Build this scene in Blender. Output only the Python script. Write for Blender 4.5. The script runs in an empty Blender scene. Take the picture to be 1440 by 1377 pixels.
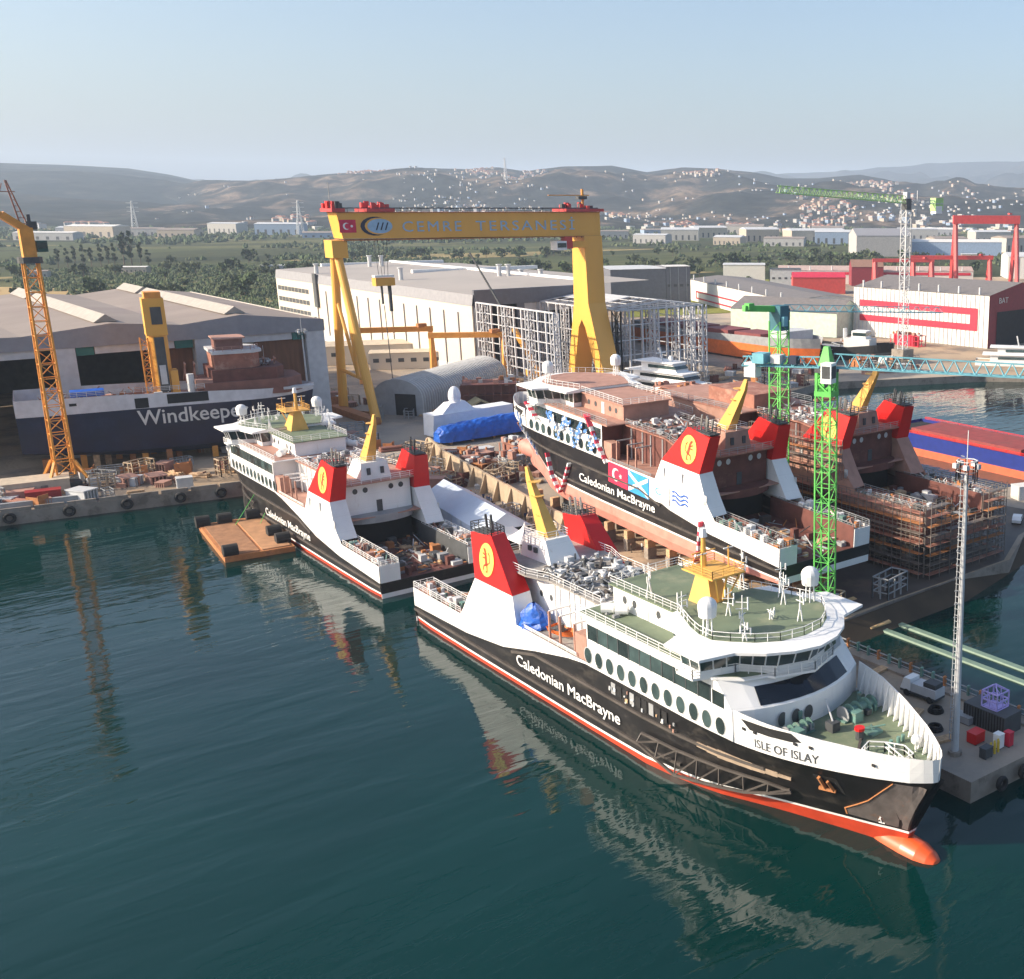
import bpy, math, random
import numpy as np
from mathutils import Vector, Matrix
rnd = random.Random(7)
S = bpy.context.scene
C = bpy.data.collections.new("shipyard"); S.collection.children.link(C)
R = math.radians
# ---------------------------------------------------------------- camera
# yard frame: +Y inland along the slipways, +X along the quay, z up, metres; water at z = 0
FPX, PX, PY, ROLL, CH = 1543., 1131., 688., .005, 61.8
PIT = math.atan((688-287)/FPX); YAW = R(43.35)
cam = bpy.data.cameras.new("camera"); cam_o = bpy.data.objects.new("camera", cam); C.objects.link(cam_o)
cam.sensor_fit = 'HORIZONTAL'; cam.sensor_width = 36; cam.lens = FPX/1440*36
cam.shift_x = (720-PX)/1440; cam.clip_start = 1; cam.clip_end = 60000
_h = Vector((math.sin(YAW), math.cos(YAW), 0)); _r = Vector((math.cos(YAW), -math.sin(YAW), 0)); _z = Vector((0,0,1))
_u = _h*math.sin(PIT)+_z*math.cos(PIT); _f = _h*math.cos(PIT)-_z*math.sin(PIT)
_cr = _r*math.cos(ROLL)+_u*math.sin(ROLL); _cu = _u*math.cos(ROLL)-_r*math.sin(ROLL)
m = Matrix.Identity(4)
for i in range(3): m[i][0]=_cr[i]; m[i][1]=_cu[i]; m[i][2]=-_f[i]
m[0][3]=0; m[1][3]=0; m[2][3]=CH
cam_o.matrix_world = m; S.camera = cam_o
# ---------------------------------------------------------------- sky and sun
SUN_EL = 27.0; SUN_AZ = math.degrees(math.atan2(-.88, .47))
W = bpy.data.worlds.new("World"); S.world = W; W.use_nodes = True
nt = W.node_tree; bg = nt.nodes["Background"]
sky = nt.nodes.new("ShaderNodeTexSky"); sky.sky_type = 'NISHITA'; sky.sun_disc = False
sky.sun_elevation = R(SUN_EL); sky.sun_rotation = R(SUN_AZ); sky.air_density = 1.0; sky.dust_density = 3.0; sky.ozone_density = 2.4
nt.links.new(sky.outputs[0], bg.inputs[0]); bg.inputs[1].default_value = 0.13
sun = bpy.data.lights.new("sun", 'SUN'); sun.energy = 5.0; sun.angle = R(.5); sun.color = (1, .86, .68)
sun_o = bpy.data.objects.new("sun", sun); C.objects.link(sun_o)
_a = R(SUN_AZ); _e = R(SUN_EL)
sd = Vector((math.sin(_a)*math.cos(_e), math.cos(_a)*math.cos(_e), math.sin(_e)))
sun_o.rotation_euler = sd.to_track_quat('Z', 'Y').to_euler(); sun_o.location = (0,0,200)
S.view_settings.view_transform = 'Standard'; S.view_settings.look = 'None'
S.view_settings.exposure = 0.72; S.view_settings.gamma = 1
S.render.engine = 'CYCLES'; S.cycles.volume_bounces = 1; S.cycles.max_bounces = 6
S.cycles.volume_step_rate = 4
# ---------------------------------------------------------------- materials
MAT = {}
def mat(name, col, rough=.6, metal=0, plates=None, objvar=0, var=.12, scale=.6, dirt=None, dscale=.25, stretch=None, spec=None, bump=0, bscale=8, emit=None):
    """procedural material: base colour with mottling, optional dirt/rust patches in object space"""
    if name in MAT: return MAT[name]
    m = bpy.data.materials.new(name); m.use_nodes = True; t = m.node_tree; b = t.nodes["Principled BSDF"]
    b.inputs["Roughness"].default_value = rough; b.inputs["Metallic"].default_value = metal
    if spec is not None: b.inputs["Specular IOR Level"].default_value = spec
    tc = t.nodes.new("ShaderNodeTexCoord"); mp = t.nodes.new("ShaderNodeMapping")
    t.links.new(tc.outputs["Object"], mp.inputs[0])
    if stretch: mp.inputs["Scale"].default_value = stretch
    n = t.nodes.new("ShaderNodeTexNoise"); n.inputs["Scale"].default_value = scale; n.inputs["Detail"].default_value = 6
    t.links.new(mp.outputs[0], n.inputs[0])
    r = t.nodes.new("ShaderNodeValToRGB"); r.color_ramp.elements[0].position = .3; r.color_ramp.elements[1].position = .7
    c = col; r.color_ramp.elements[0].color = (c[0]*(1-var), c[1]*(1-var), c[2]*(1-var), 1)
    r.color_ramp.elements[1].color = (min(1, c[0]*(1+var)), min(1, c[1]*(1+var)), min(1, c[2]*(1+var)), 1)
    t.links.new(n.outputs[0], r.inputs[0]); out = r.outputs[0]
    if dirt:
        d = t.nodes.new("ShaderNodeTexNoise"); d.inputs["Scale"].default_value = dscale; d.inputs["Detail"].default_value = 9; d.inputs["Roughness"].default_value = .68
        t.links.new(mp.outputs[0], d.inputs[0])
        dr = t.nodes.new("ShaderNodeValToRGB"); dr.color_ramp.elements[0].position = dirt[3]; dr.color_ramp.elements[1].position = min(1, dirt[3]+.13)
        dr.color_ramp.elements[0].color = (0,0,0,1); dr.color_ramp.elements[1].color = (dirt[4],)*3+(1,)
        mx = t.nodes.new("ShaderNodeMix"); mx.data_type = 'RGBA'
        t.links.new(d.outputs[0], dr.inputs[0]); t.links.new(dr.outputs[0], mx.inputs[0]); t.links.new(out, mx.inputs[6])
        mx.inputs[7].default_value = tuple(dirt[:3])+(1,); out = mx.outputs[2]
    if plates:  # plate or sheet seams: (axis u, axis v, width, height, darkness)
        sp = t.nodes.new("ShaderNodeSeparateXYZ"); cb = t.nodes.new("ShaderNodeCombineXYZ"); t.links.new(tc.outputs["Object"], sp.inputs[0])
        t.links.new(sp.outputs[plates[0]], cb.inputs[0]); t.links.new(sp.outputs[plates[1]], cb.inputs[1])
        bk = t.nodes.new("ShaderNodeTexBrick"); bk.inputs["Scale"].default_value = 1; bk.inputs["Brick Width"].default_value = plates[2]; bk.inputs["Row Height"].default_value = plates[3]
        bk.inputs["Mortar Size"].default_value = plates[5] if len(plates) > 5 else .035; bk.inputs["Mortar Smooth"].default_value = .5
        k = plates[4]; bk.inputs["Color1"].default_value = (1,1,1,1); bk.inputs["Color2"].default_value = (1-k*.35,)*3+(1,); bk.inputs["Mortar"].default_value = (1-k,)*3+(1,)
        t.links.new(cb.outputs[0], bk.inputs[0]); m3 = t.nodes.new("ShaderNodeMix"); m3.data_type = 'RGBA'; m3.blend_type = 'MULTIPLY'; m3.inputs[0].default_value = 1
        t.links.new(out, m3.inputs[6]); t.links.new(bk.outputs[0], m3.inputs[7]); out = m3.outputs[2]
    if objvar:
        oi = t.nodes.new("ShaderNodeObjectInfo"); mr = t.nodes.new("ShaderNodeMapRange"); mr.inputs[3].default_value = 1-objvar; mr.inputs[4].default_value = 1+objvar*2
        t.links.new(oi.outputs["Random"], mr.inputs[0]); m4 = t.nodes.new("ShaderNodeMix"); m4.data_type = 'RGBA'; m4.blend_type = 'MULTIPLY'; m4.inputs[0].default_value = 1; m4.clamp_result = False
        t.links.new(out, m4.inputs[6]); t.links.new(mr.outputs[0], m4.inputs[7]); out = m4.outputs[2]
    t.links.new(out, b.inputs["Base Color"])
    if bump:
        bn = t.nodes.new("ShaderNodeTexNoise"); bn.inputs["Scale"].default_value = bscale; bn.inputs["Detail"].default_value = 5
        bp = t.nodes.new("ShaderNodeBump"); bp.inputs["Strength"].default_value = bump; bp.inputs["Distance"].default_value = .3
        t.links.new(mp.outputs[0], bn.inputs[0]); t.links.new(bn.outputs[0], bp.inputs["Height"]); t.links.new(bp.outputs[0], b.inputs["Normal"])
    if emit: b.inputs["Emission Color"].default_value = tuple(emit[:3])+(1,); b.inputs["Emission Strength"].default_value = emit[3]
    MAT[name] = m; return m
WHITE = mat("white_paint", (.80,.80,.79), .45, plates=(1,2,6.5,2.4,.10), var=.04, dirt=(.48,.38,.28,.62,.45), dscale=.5, stretch=(1,1,.3))
BLACK = mat("black_hull", (.013,.012,.013), .40, plates=(1,2,7,2.1,.35), var=.3, scale=.25, dirt=(.055,.048,.042,.52,.8), dscale=.22, stretch=(1,1,2.2))
BELT = mat("belt_grey", (.075,.064,.057), .55, var=.25)
BOOT = mat("boot_red", (.46,.05,.02), .4, var=.15, dirt=(.3,.05,.03,.58,.6))
PINK = mat("antifoul_pink", (.60,.24,.19), .6, var=.12, dirt=(.38,.13,.10,.55,.7))
ORANGE = mat("bulb_orange", (.60,.085,.02), .35, var=.1)
RED = mat("funnel_red", (.62,.013,.012), .4, var=.06, dirt=(.33,.01,.01,.66,.4))
YEL = mat("emblem_yellow", (.80,.60,.12), .5, var=.05)
LION = mat("emblem_red", (.45,.06,.02), .5)
MAST = mat("mast_yellow", (.68,.38,.085), .5, var=.08, dirt=(.45,.25,.08,.6,.5))
GREEN = mat("deck_green", (.14,.18,.115), .7, var=.12, scale=.4, dirt=(.25,.26,.17,.52,.7), dscale=.3)
GLASS = mat("window_glass", (.028,.045,.045), .10, objvar=.5, var=.35, scale=.5, spec=.8)
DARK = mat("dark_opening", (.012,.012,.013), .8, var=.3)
GREYST = mat("grey_steel", (.30,.31,.32), .55, var=.15)
LGREY = mat("light_grey", (.52,.53,.54), .6, var=.1)
DGREY = mat("dark_grey", (.06,.065,.07), .6, var=.2)
WINCH = mat("winch_green", (.12,.23,.20), .5, var=.3, dirt=(.2,.17,.13,.55,.7), dscale=1.5)
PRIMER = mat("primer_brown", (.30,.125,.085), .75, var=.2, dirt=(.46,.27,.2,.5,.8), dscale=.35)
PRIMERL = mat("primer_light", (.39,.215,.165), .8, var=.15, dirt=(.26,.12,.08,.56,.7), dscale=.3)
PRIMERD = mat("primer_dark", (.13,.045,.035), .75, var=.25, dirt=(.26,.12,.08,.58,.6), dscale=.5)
RUST = mat("rust_orange", (.42,.17,.06), .85, var=.25, dirt=(.18,.08,.05,.52,.7), dscale=.6)
BLUE = mat("tarp_blue", (.01,.10,.48), .45, var=.25, bump=.6, bscale=1.2)
SHRINK = mat("shrink_white", (.80,.81,.84), .45, var=.05, bump=.4, bscale=.8)
ORN = mat("safety_orange", (.72,.16,.03), .5)
CONC = mat("concrete", (.28,.24,.20), .85, var=.2, dirt=(.12,.095,.075,.5,.8), dscale=.3)
RUBBER = mat("rubber", (.018,.017,.017), .8, var=.3)
WOOD = mat("planks", (.50,.33,.19), .8, var=.25, scale=2)
SCAF = mat("scaffold_tube", (.20,.17,.15), .6, metal=.3)
GRN = mat("crane_green", (.12,.50,.10), .5, var=.15)
CYAN = mat("jib_cyan", (.16,.42,.50), .5, var=.15)
CYEL = mat("crane_yellow", (.78,.40,.07), .45, var=.06, scale=.15, dirt=(.50,.23,.04,.62,.5), dscale=.12, stretch=(1,1,.25))
CORG = mat("crane_orange", (.72,.30,.05), .5, var=.12)
CRED = mat("crane_red", (.50,.05,.05), .5, var=.12)
PIPE = mat("exhaust_steel", (.5,.48,.45), .35, metal=.8)
# ---------------------------------------------------------------- mesh building
class MB:
    def __init__(s): s.v=[]; s.f=[]; s.m=[]; s.mats=[]
    def mi(s, mt):
        if mt not in s.mats: s.mats.append(mt)
        return s.mats.index(mt)
    def add(s, vs, fs, mt):
        o=len(s.v); k=s.mi(mt); s.v += [tuple(v) for v in vs]
        for f in fs: s.f.append(tuple(i+o for i in f)); s.m.append(k)
        return s
    def box(s, a, b, mt):
        (x0,y0,z0),(x1,y1,z1)=a,b
        return s.add([(x0,y0,z0),(x1,y0,z0),(x1,y1,z0),(x0,y1,z0),(x0,y0,z1),(x1,y0,z1),(x1,y1,z1),(x0,y1,z1)],
              [(3,2,1,0),(4,5,6,7),(0,1,5,4),(1,2,6,5),(2,3,7,6),(3,0,4,7)], mt)
    def cbox(s, c, d, mt): return s.box([c[i]-d[i]/2 for i in range(3)], [c[i]+d[i]/2 for i in range(3)], mt)
    def hexa(s, bot, top, mt): # four bottom corners (ccw), four top corners
        return s.add(list(bot)+list(top), [(3,2,1,0),(4,5,6,7),(0,1,5,4),(1,2,6,5),(2,3,7,6),(3,0,4,7)], mt)
    def prism(s, poly, z0, z1, mt, top=None, cap=True):  # poly ccw (x,y); z may be scalar or list
        n=len(poly); z0=[z0]*n if np.isscalar(z0) else z0; z1=[z1]*n if np.isscalar(z1) else z1
        p2=top or poly
        vs=[(p[0],p[1],z) for p,z in zip(poly,z0)]+[(p[0],p[1],z) for p,z in zip(p2,z1)]
        s.add(vs, [(i,(i+1)%n,(i+1)%n+n,i+n) for i in range(n)], mt)
        if cap: s.add(vs[n:], [tuple(range(n))], mt); s.add(vs[:n], [tuple(range(n))[::-1]], mt)
        return s
    def xprism(s, poly, x0, x1, mt): # poly in (y,z), extruded along x
        n=len(poly); vs=[(x0,p[0],p[1]) for p in poly]+[(x1,p[0],p[1]) for p in poly]
        return s.add(vs, [tuple(range(n))[::-1], tuple(range(n,2*n))]+[(i,(i+1)%n,(i+1)%n+n,i+n) for i in range(n)], mt)
    def yprism(s, poly, y0, y1, mt): # poly in (x,z), extruded along y
        n=len(poly); vs=[(p[0],y0,p[1]) for p in poly]+[(p[0],y1,p[1]) for p in poly]
        return s.add(vs, [tuple(range(n)), tuple(range(n,2*n))[::-1]]+[((i+1)%n,i,i+n,(i+1)%n+n) for i in range(n)], mt)
    def bar(s, p, q, w, mt, h=None, w2=None):
        p=Vector(p); q=Vector(q); d=q-p
        if d.length<1e-6: return s
        d.normalize(); up=Vector((0,0,1)) if abs(d.z)<.95 else Vector((0,1,0))
        a=d.cross(up).normalized(); b=a.cross(d).normalized(); h=h or w; k=(w2 or w)/w
        P=[(-1,-1),(1,-1),(1,1),(-1,1)]
        vs=[p+a*(x*w/2)+b*(y*h/2) for x,y in P]+[q+a*(x*w/2*k)+b*(y*h/2*k) for x,y in P]
        return s.add(vs, [(0,1,2,3),(7,6,5,4),(1,0,4,5),(2,1,5,6),(3,2,6,7),(0,3,7,4)], mt)
    def cyl(s, p, q, r, mt, r2=None, n=10, cap=True):
        p=Vector(p); q=Vector(q); d=(q-p).normalized(); up=Vector((0,0,1)) if abs(d.z)<.95 else Vector((0,1,0))
        a=d.cross(up).normalized(); b=a.cross(d).normalized(); r2=r if r2 is None else r2
        vs=[p+(a*math.cos(t)+b*math.sin(t))*r for t in [2*math.pi*i/n for i in range(n)]]+[q+(a*math.cos(t)+b*math.sin(t))*r2 for t in [2*math.pi*i/n for i in range(n)]]
        fs=[((i+1)%n,i,i+n,(i+1)%n+n) for i in range(n)]
        if cap: fs += [tuple(range(n)), tuple(range(n,2*n))[::-1]]
        return s.add(vs, fs, mt)
    def ball(s, c, r, mt, nu=12, nv=8, t0=-90, t1=90):
        r=(r,r,r) if np.isscalar(r) else r; vs=[]; fs=[]
        for j in range(nv+1):
            t=R(t0+(t1-t0)*j/nv)
            for i in range(nu):
                a=2*math.pi*i/nu; vs.append((c[0]+r[0]*math.cos(t)*math.cos(a), c[1]+r[1]*math.cos(t)*math.sin(a), c[2]+r[2]*math.sin(t)))
        for j in range(nv):
            for i in range(nu): fs.append((j*nu+i, j*nu+(i+1)%nu, (j+1)*nu+(i+1)%nu, (j+1)*nu+i))
        return s.add(vs, fs, mt)
    def strip(s, A, B, mt, flip=False): # quads between two polylines
        n=len(A); fs=[(i,i+1,i+1+n,i+n) for i in range(n-1)]
        if flip: fs=[f[::-1] for f in fs]
        return s.add(list(A)+list(B), fs, mt)
    def rail(s, pts, mt, h=1.05, step=1.8, w=.07, bars=3):
        pts=[Vector(p) for p in pts]
        for a,b in zip(pts[:-1], pts[1:]):
            L=(b-a).length; n=max(1, round(L/step))
            for k in range(bars): z=Vector((0,0,h*(k+1)/bars)); s.bar(a+z, b+z, w*(1 if k==bars-1 else .7), mt)
            for i in range(n+1):
                q=a.lerp(b, i/n); s.bar(q, q+Vector((0,0,h)), w, mt)
        return s
    def lattice(s, p, q, w, mt, step=None, r=.12, w2=None, rd=None, up=None):
        """square truss from p to q"""
        p=Vector(p); q=Vector(q); d=q-p; L=d.length; d.normalize(); step=step or w
        up=Vector(up) if up else (Vector((0,0,1)) if abs(d.z)<.9 else Vector((0,1,0)))
        a=d.cross(up).normalized(); b=a.cross(d).normalized(); w2=w2 or w; n=max(1, round(L/step)); rd=rd or r*.6
        def cor(t): ww=(w+(w2-w)*t)/2; c=p+d*(L*t); return [c+a*ww*x+b*ww*y for x,y in ((-1,-1),(1,-1),(1,1),(-1,1))]
        for k in range(4):
            s.bar(cor(0)[k], cor(1)[k], r*2, mt)
        for i in range(n):
            A=cor(i/n); B=cor((i+1)/n)
            for k in range(4):
                s.bar(A[k], A[(k+1)%4], rd*1.6, mt)
                if (i+k)%2: s.bar(A[k], B[(k+1)%4], rd*1.6, mt)
                else: s.bar(A[(k+1)%4], B[k], rd*1.6, mt)
        return s
    def build(s, name, parent=None, smooth=False, **kw):
        me=bpy.data.meshes.new(name); me.from_pydata(s.v, [], s.f)
        for mt in s.mats: me.materials.append(mt)
        me.polygons.foreach_set("material_index", s.m)
        if smooth: me.polygons.foreach_set("use_smooth", [True]*len(s.f))
        me.update(); o=bpy.data.objects.new(name, me); C.objects.link(o)
        if parent: o.parent=parent
        for k,v in kw.items(): o[k]=v
        return o
def thing(name, label, cat, loc=(0,0,0), rz=0, group=None, rot=None):
    o=bpy.data.objects.new(name, None); C.objects.link(o); o.location=loc; o.rotation_euler=rot or (0,0,rz)
    o.empty_display_size=.5; o['label']=label; o['category']=cat
    if group: o['group']=group
    return o
def tag(o, label, cat, group=None):
    o['label']=label; o['category']=cat
    if group: o['group']=group
    return o
def copy_tree(o, parent=None):
    c=o.copy(); C.objects.link(c); c.parent=parent
    for ch in list(o.children): copy_tree(ch, c)
    return c
def text(body, name, parent, origin, right, up, height, mt, width=None, spacing=1.0, bold=0.0, thick=.02, shear=0):
    """lettering as a mesh; baseline start at origin"""
    cu=bpy.data.curves.new(name, 'FONT'); cu.body=body; cu.size=1; cu.extrude=.5; cu.offset=bold; cu.space_character=spacing; cu.shear=shear
    cu.resolution_u=3
    tmp=bpy.data.objects.new("tmp", cu); C.objects.link(tmp); bpy.context.view_layer.update()
    me=bpy.data.meshes.new_from_object(tmp.evaluated_get(bpy.context.evaluated_depsgraph_get()))
    bpy.data.objects.remove(tmp); me.name=name
    co=[v.co.copy() for v in me.vertices]; x0=min(c.x for c in co); x1=max(c.x for c in co)
    rt=Vector(right).normalized(); u=Vector(up).normalized(); n=rt.cross(u).normalized(); o=Vector(origin)
    sy=height/.70; sx=width/(x1-x0) if width else sy
    for v,c in zip(me.vertices, co): v.co = o+rt*((c.x-x0)*sx)+u*(c.y*sy)+n*((c.z)*thick)
    me.materials.clear(); me.materials.append(mt); me.update()
    ob=bpy.data.objects.new(name, me); C.objects.link(ob); ob.parent=parent
    return ob
def ip(x, xs, ys): return float(np.interp(x, xs, ys))
# ---------------------------------------------------------------- water, ground, hills
def water_mat():
    m=bpy.data.materials.new("harbour_water"); m.use_nodes=True; t=m.node_tree; b=t.nodes["Principled BSDF"]
    b.inputs["Base Color"].default_value=(.003,.030,.034,1); b.inputs["Roughness"].default_value=.01; b.inputs["IOR"].default_value=1.333
    tc=t.nodes.new("ShaderNodeTexCoord"); 
    n0=t.nodes.new("ShaderNodeTexNoise"); n0.inputs["Scale"].default_value=.012; n0.inputs["Detail"].default_value=3
    t.links.new(tc.outputs["Object"],n0.inputs[0]); cr=t.nodes.new("ShaderNodeValToRGB")
    cr.color_ramp.elements[0].position=.35; cr.color_ramp.elements[0].color=(.000,.016,.0155,1); cr.color_ramp.elements[1].position=.7; cr.color_ramp.elements[1].color=(.000,.030,.027,1)
    t.links.new(n0.outputs[0],cr.inputs[0]); t.links.new(cr.outputs[0],b.inputs["Base Color"])
    def wave(scale, rot, sx, sy, dist, det, prev, strength=1.0):
        mp=t.nodes.new("ShaderNodeMapping"); mp.inputs["Rotation"].default_value=(0,0,R(rot)); mp.inputs["Scale"].default_value=(sx,sy,1)
        t.links.new(tc.outputs["Object"],mp.inputs[0]); n=t.nodes.new("ShaderNodeTexNoise"); n.inputs["Scale"].default_value=scale; n.inputs["Detail"].default_value=det; n.inputs["Roughness"].default_value=.5; n.inputs["Distortion"].default_value=.6
        t.links.new(mp.outputs[0],n.inputs[0]); bp=t.nodes.new("ShaderNodeBump"); bp.inputs["Strength"].default_value=strength; bp.inputs["Distance"].default_value=dist
        t.links.new(n.outputs[0],bp.inputs["Height"])
        if prev: t.links.new(prev.outputs[0],bp.inputs["Normal"])
        return bp
    a=wave(.11, 28, .45, 1.4, .17, 2, None)
    c=wave(.42, 15, .5, 1.5, .05, 2, a)
    d=wave(2.4, 40, .8, 1.3, .004, 2, c)
    t.links.new(d.outputs[0],b.inputs["Normal"]); return m
b=MB(); b.add([(-9000,-9000,0),(9000,-9000,0),(9000,2500,0),(-9000,2500,0)],[(0,1,2,3)],water_mat()); w=b.build("water"); w["kind"]="structure"
def ground_mat():
    m=mat("yard_ground",(.36,.265,.175),.9,var=.28,scale=.03,dirt=(.105,.088,.078,.47,.85),dscale=.055,bump=.3,bscale=1.5); t=m.node_tree; bs=t.nodes["Principled BSDF"]
    src=bs.inputs["Base Color"].links[0].from_socket; tc=[n for n in t.nodes if n.type=='TEX_COORD'][0]
    n=t.nodes.new("ShaderNodeTexNoise"); n.inputs["Scale"].default_value=.012; n.inputs["Detail"].default_value=4; t.links.new(tc.outputs["Object"],n.inputs[0])
    r=t.nodes.new("ShaderNodeValToRGB"); r.color_ramp.elements[0].position=.45; r.color_ramp.elements[1].position=.6; t.links.new(n.outputs[0],r.inputs[0])
    mx=t.nodes.new("ShaderNodeMix"); mx.data_type='RGBA'; t.links.new(r.outputs[0],mx.inputs[0]); t.links.new(src,mx.inputs[6]); mx.inputs[7].default_value=(.34,.31,.27,1)
    mf=t.nodes.new("ShaderNodeMath"); mf.operation='MULTIPLY'; mf.inputs[1].default_value=.6; t.links.new(r.outputs[0],mf.inputs[0]); t.links.new(mf.outputs[0],mx.inputs[0])
    t.links.new(mx.outputs[2],bs.inputs["Base Color"]); return m
GM=ground_mat()
coast=[(-2500,700),(-120,278),(20,259),(66,251),(85,249),(85,64),(101.5,63.2),(102,106),(120,107),(150,107),(164,114),(182,118),(200,122),(204,134),(186,139),(176,150),(178,185),(200,232),(226,258),(262,268),(318,242),(345,214),(380,175),(470,120),(560,-50),(900,-700),(2500,-2600),(30000,-26000),(30000,60000),(-30000,60000),(-30000,9000)]
land_z=2.5
b=MB(); n=len(coast)
b.add([(x,y,land_z) for x,y in coast],[tuple(range(n))[::-1]],GM)
b.add([(x,y,land_z) for x,y in coast]+[(x,y,-6) for x,y in coast],[(i,i+1,i+1+n,i+n) for i in range(n-1)],CONC)
g=b.build("ground"); g["kind"]="structure"
# slipway apron running down into the water
b=MB(); b.hexa([(102.5,97,-9),(134,97,-9),(134,106.8,-9),(102.5,105.8,-9)],[(102.5,97,-4),(134,97,-4),(134,106.9,2.3),(102.5,105.9,2.3)],mat("slipway_mud",(.055,.038,.022),.9,var=.3,scale=.2))
b.hexa([(134,97,-9),(184,108,-9),(184,118,-9),(134,106.9,-9)],[(134,97,-4),(184,108,-4),(184,118,2.3),(134,106.9,2.3)],MAT["slipway_mud"]); s_=b.build("slipway"); s_["kind"]="structure"
b=MB(); b.add([(x,y,2.507) for x,y in [(103,107.3),(133,107.3),(149,107.5),(163,114.6),(180,118.4),(176,138),(170,150),(150,150),(126,150),(121,128),(104,112)]],[tuple(range(11))],mat("wet_concrete",(.075,.062,.052),.6,var=.3,scale=.15,dirt=(.17,.12,.08,.55,.7),dscale=.12)); s_=b.build("slipway_apron"); s_["kind"]="structure"
def field_mat():
    m=bpy.data.materials.new("farm_fields"); m.use_nodes=True; t=m.node_tree; b=t.nodes["Principled BSDF"]; b.inputs["Roughness"].default_value=1; b.inputs["Specular IOR Level"].default_value=.1
    tc=t.nodes.new("ShaderNodeTexCoord"); mp=t.nodes.new("ShaderNodeMapping"); mp.inputs["Rotation"].default_value=(0,0,R(28)); mp.inputs["Scale"].default_value=(.5,1.5,1)
    t.links.new(tc.outputs["Object"],mp.inputs[0]); v=t.nodes.new("ShaderNodeTexVoronoi"); v.inputs["Scale"].default_value=.0058; v.inputs["Randomness"].default_value=.75; v.distance='CHEBYCHEV'
    t.links.new(mp.outputs[0],v.inputs[0]); s=t.nodes.new("ShaderNodeSeparateColor"); t.links.new(v.outputs["Color"],s.inputs[0])
    r=t.nodes.new("ShaderNodeValToRGB"); r.color_ramp.interpolation='CONSTANT'; e=r.color_ramp.elements
    cols=[(0,(.050,.060,.025)),(.2,(.080,.095,.038)),(.42,(.060,.070,.03)),(.58,(.13,.13,.055)),(.68,(.038,.048,.022)),(.86,(.30,.24,.11)),(.93,(.095,.105,.042))]
    e[0].position=0; e[0].color=cols[0][1]+(1,); e[1].position=cols[1][0]; e[1].color=cols[1][1]+(1,)
    for p,c in cols[2:]: q=e.new(p); q.color=c+(1,)
    t.links.new(s.outputs[0],r.inputs[0])
    wv=t.nodes.new("ShaderNodeTexWave"); wv.inputs["Scale"].default_value=.05; wv.inputs["Distortion"].default_value=2.5; wv.inputs["Detail"].default_value=3; wv.inputs["Detail Scale"].default_value=.1
    mp2=t.nodes.new("ShaderNodeMapping"); mp2.inputs["Rotation"].default_value=(0,0,R(75)); t.links.new(tc.outputs["Object"],mp2.inputs[0]); t.links.new(mp2.outputs[0],wv.inputs[0])
    n=t.nodes.new("ShaderNodeTexNoise"); n.inputs["Scale"].default_value=.06; n.inputs["Detail"].default_value=5; t.links.new(tc.outputs["Object"],n.inputs[0])
    a=t.nodes.new("ShaderNodeMath"); a.operation='MULTIPLY'; t.links.new(wv.outputs[1],a.inputs[0]); t.links.new(n.outputs[0],a.inputs[1])
    rr=t.nodes.new("ShaderNodeMapRange"); rr.inputs[1].default_value=0; rr.inputs[2].default_value=.6; rr.inputs[3].default_value=.45; rr.inputs[4].default_value=1.35; t.links.new(a.outputs[0],rr.inputs[0])
    mx=t.nodes.new("ShaderNodeMix"); mx.data_type='RGBA'; mx.blend_type='MULTIPLY'; mx.inputs[0].default_value=1; t.links.new(r.outputs[0],mx.inputs[6]); t.links.new(rr.outputs[0],mx.inputs[7])
    t.links.new(mx.outputs[2],b.inputs["Base Color"]); return m
FMAT=field_mat()
b=MB(); b.add([(x,y,2.62) for x,y in [(-9000,520),(-400,440),(128,428),(168,640),(300,700),(425,640),(455,560),(520,640),(640,640),(820,560),(1300,200),(9000,-4000),(9000,20000),(-9000,20000)]],[tuple(range(14))],FMAT); f=b.build("fields"); f["kind"]="structure"
for nm_,col_,ring in (("meadow",(.20,.21,.065),[(34.2,600),(42.6,640),(42.2,900),(38,930),(33.8,820)]),("dry_field",(.40,.29,.15),[(6.5,780),(10.5,800),(13.6,820),(13.4,900),(6.5,980)]),("stubble_field",(.36,.27,.14),[(14,520),(21.3,560),(21,600),(16.5,640),(13.7,600)])):
    b=MB(); b.add([(D_*math.sin(R(a_)),D_*math.cos(R(a_)),2.68 if nm_!="meadow" else 2.7) for a_,D_ in ring][::-1],[tuple(range(5))],mat(nm_+"_soil",col_,1,var=.25,scale=.02,dirt=(.10,.13,.04,.55,.7),dscale=.012,spec=0)); f=b.build(nm_); f["kind"]="structure"
# hills as polar height fields round the view
NEAR=([-20,2,6.5,7.9,10.9,13,15.6,16.4,17.3,19.4,20.9,23.1,25,26.9,28.3,29.6,31.3,33.7,35.4,37.2,39,40.7,42.2,44,46.1,47.5,49.3,50.9,52.8,54.2,58,70,90],
      [-.006,-.008,-.006,-.004,.001,.006,.0138,.0142,.0147,.0179,.0216,.0249,.0276,.027,.029,.0264,.0308,.0324,.0274,.0318,.0309,.0281,.024,.0242,.0267,.0226,.0167,.021,.0157,.0158,.018,.016,.012])
LEFT=([-20,2,6.8,8.2,10.6,12.7,14.2,15.6,16.7,18.7,21,90],[.02,.025,.0261,.0263,.0253,.0235,.0193,.0143,.0113,.0073,.002,-.004])
FAR=([-20,15.8,16.7,17.6,19.4,25,38.6,42.2,45.7,49.3,54.1,60,90],[.008,.011,.0140,.0158,.0173,.0197,.024,.0264,.0309,.0358,.0369,.036,.03])
from mathutils import noise as _ns
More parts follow.
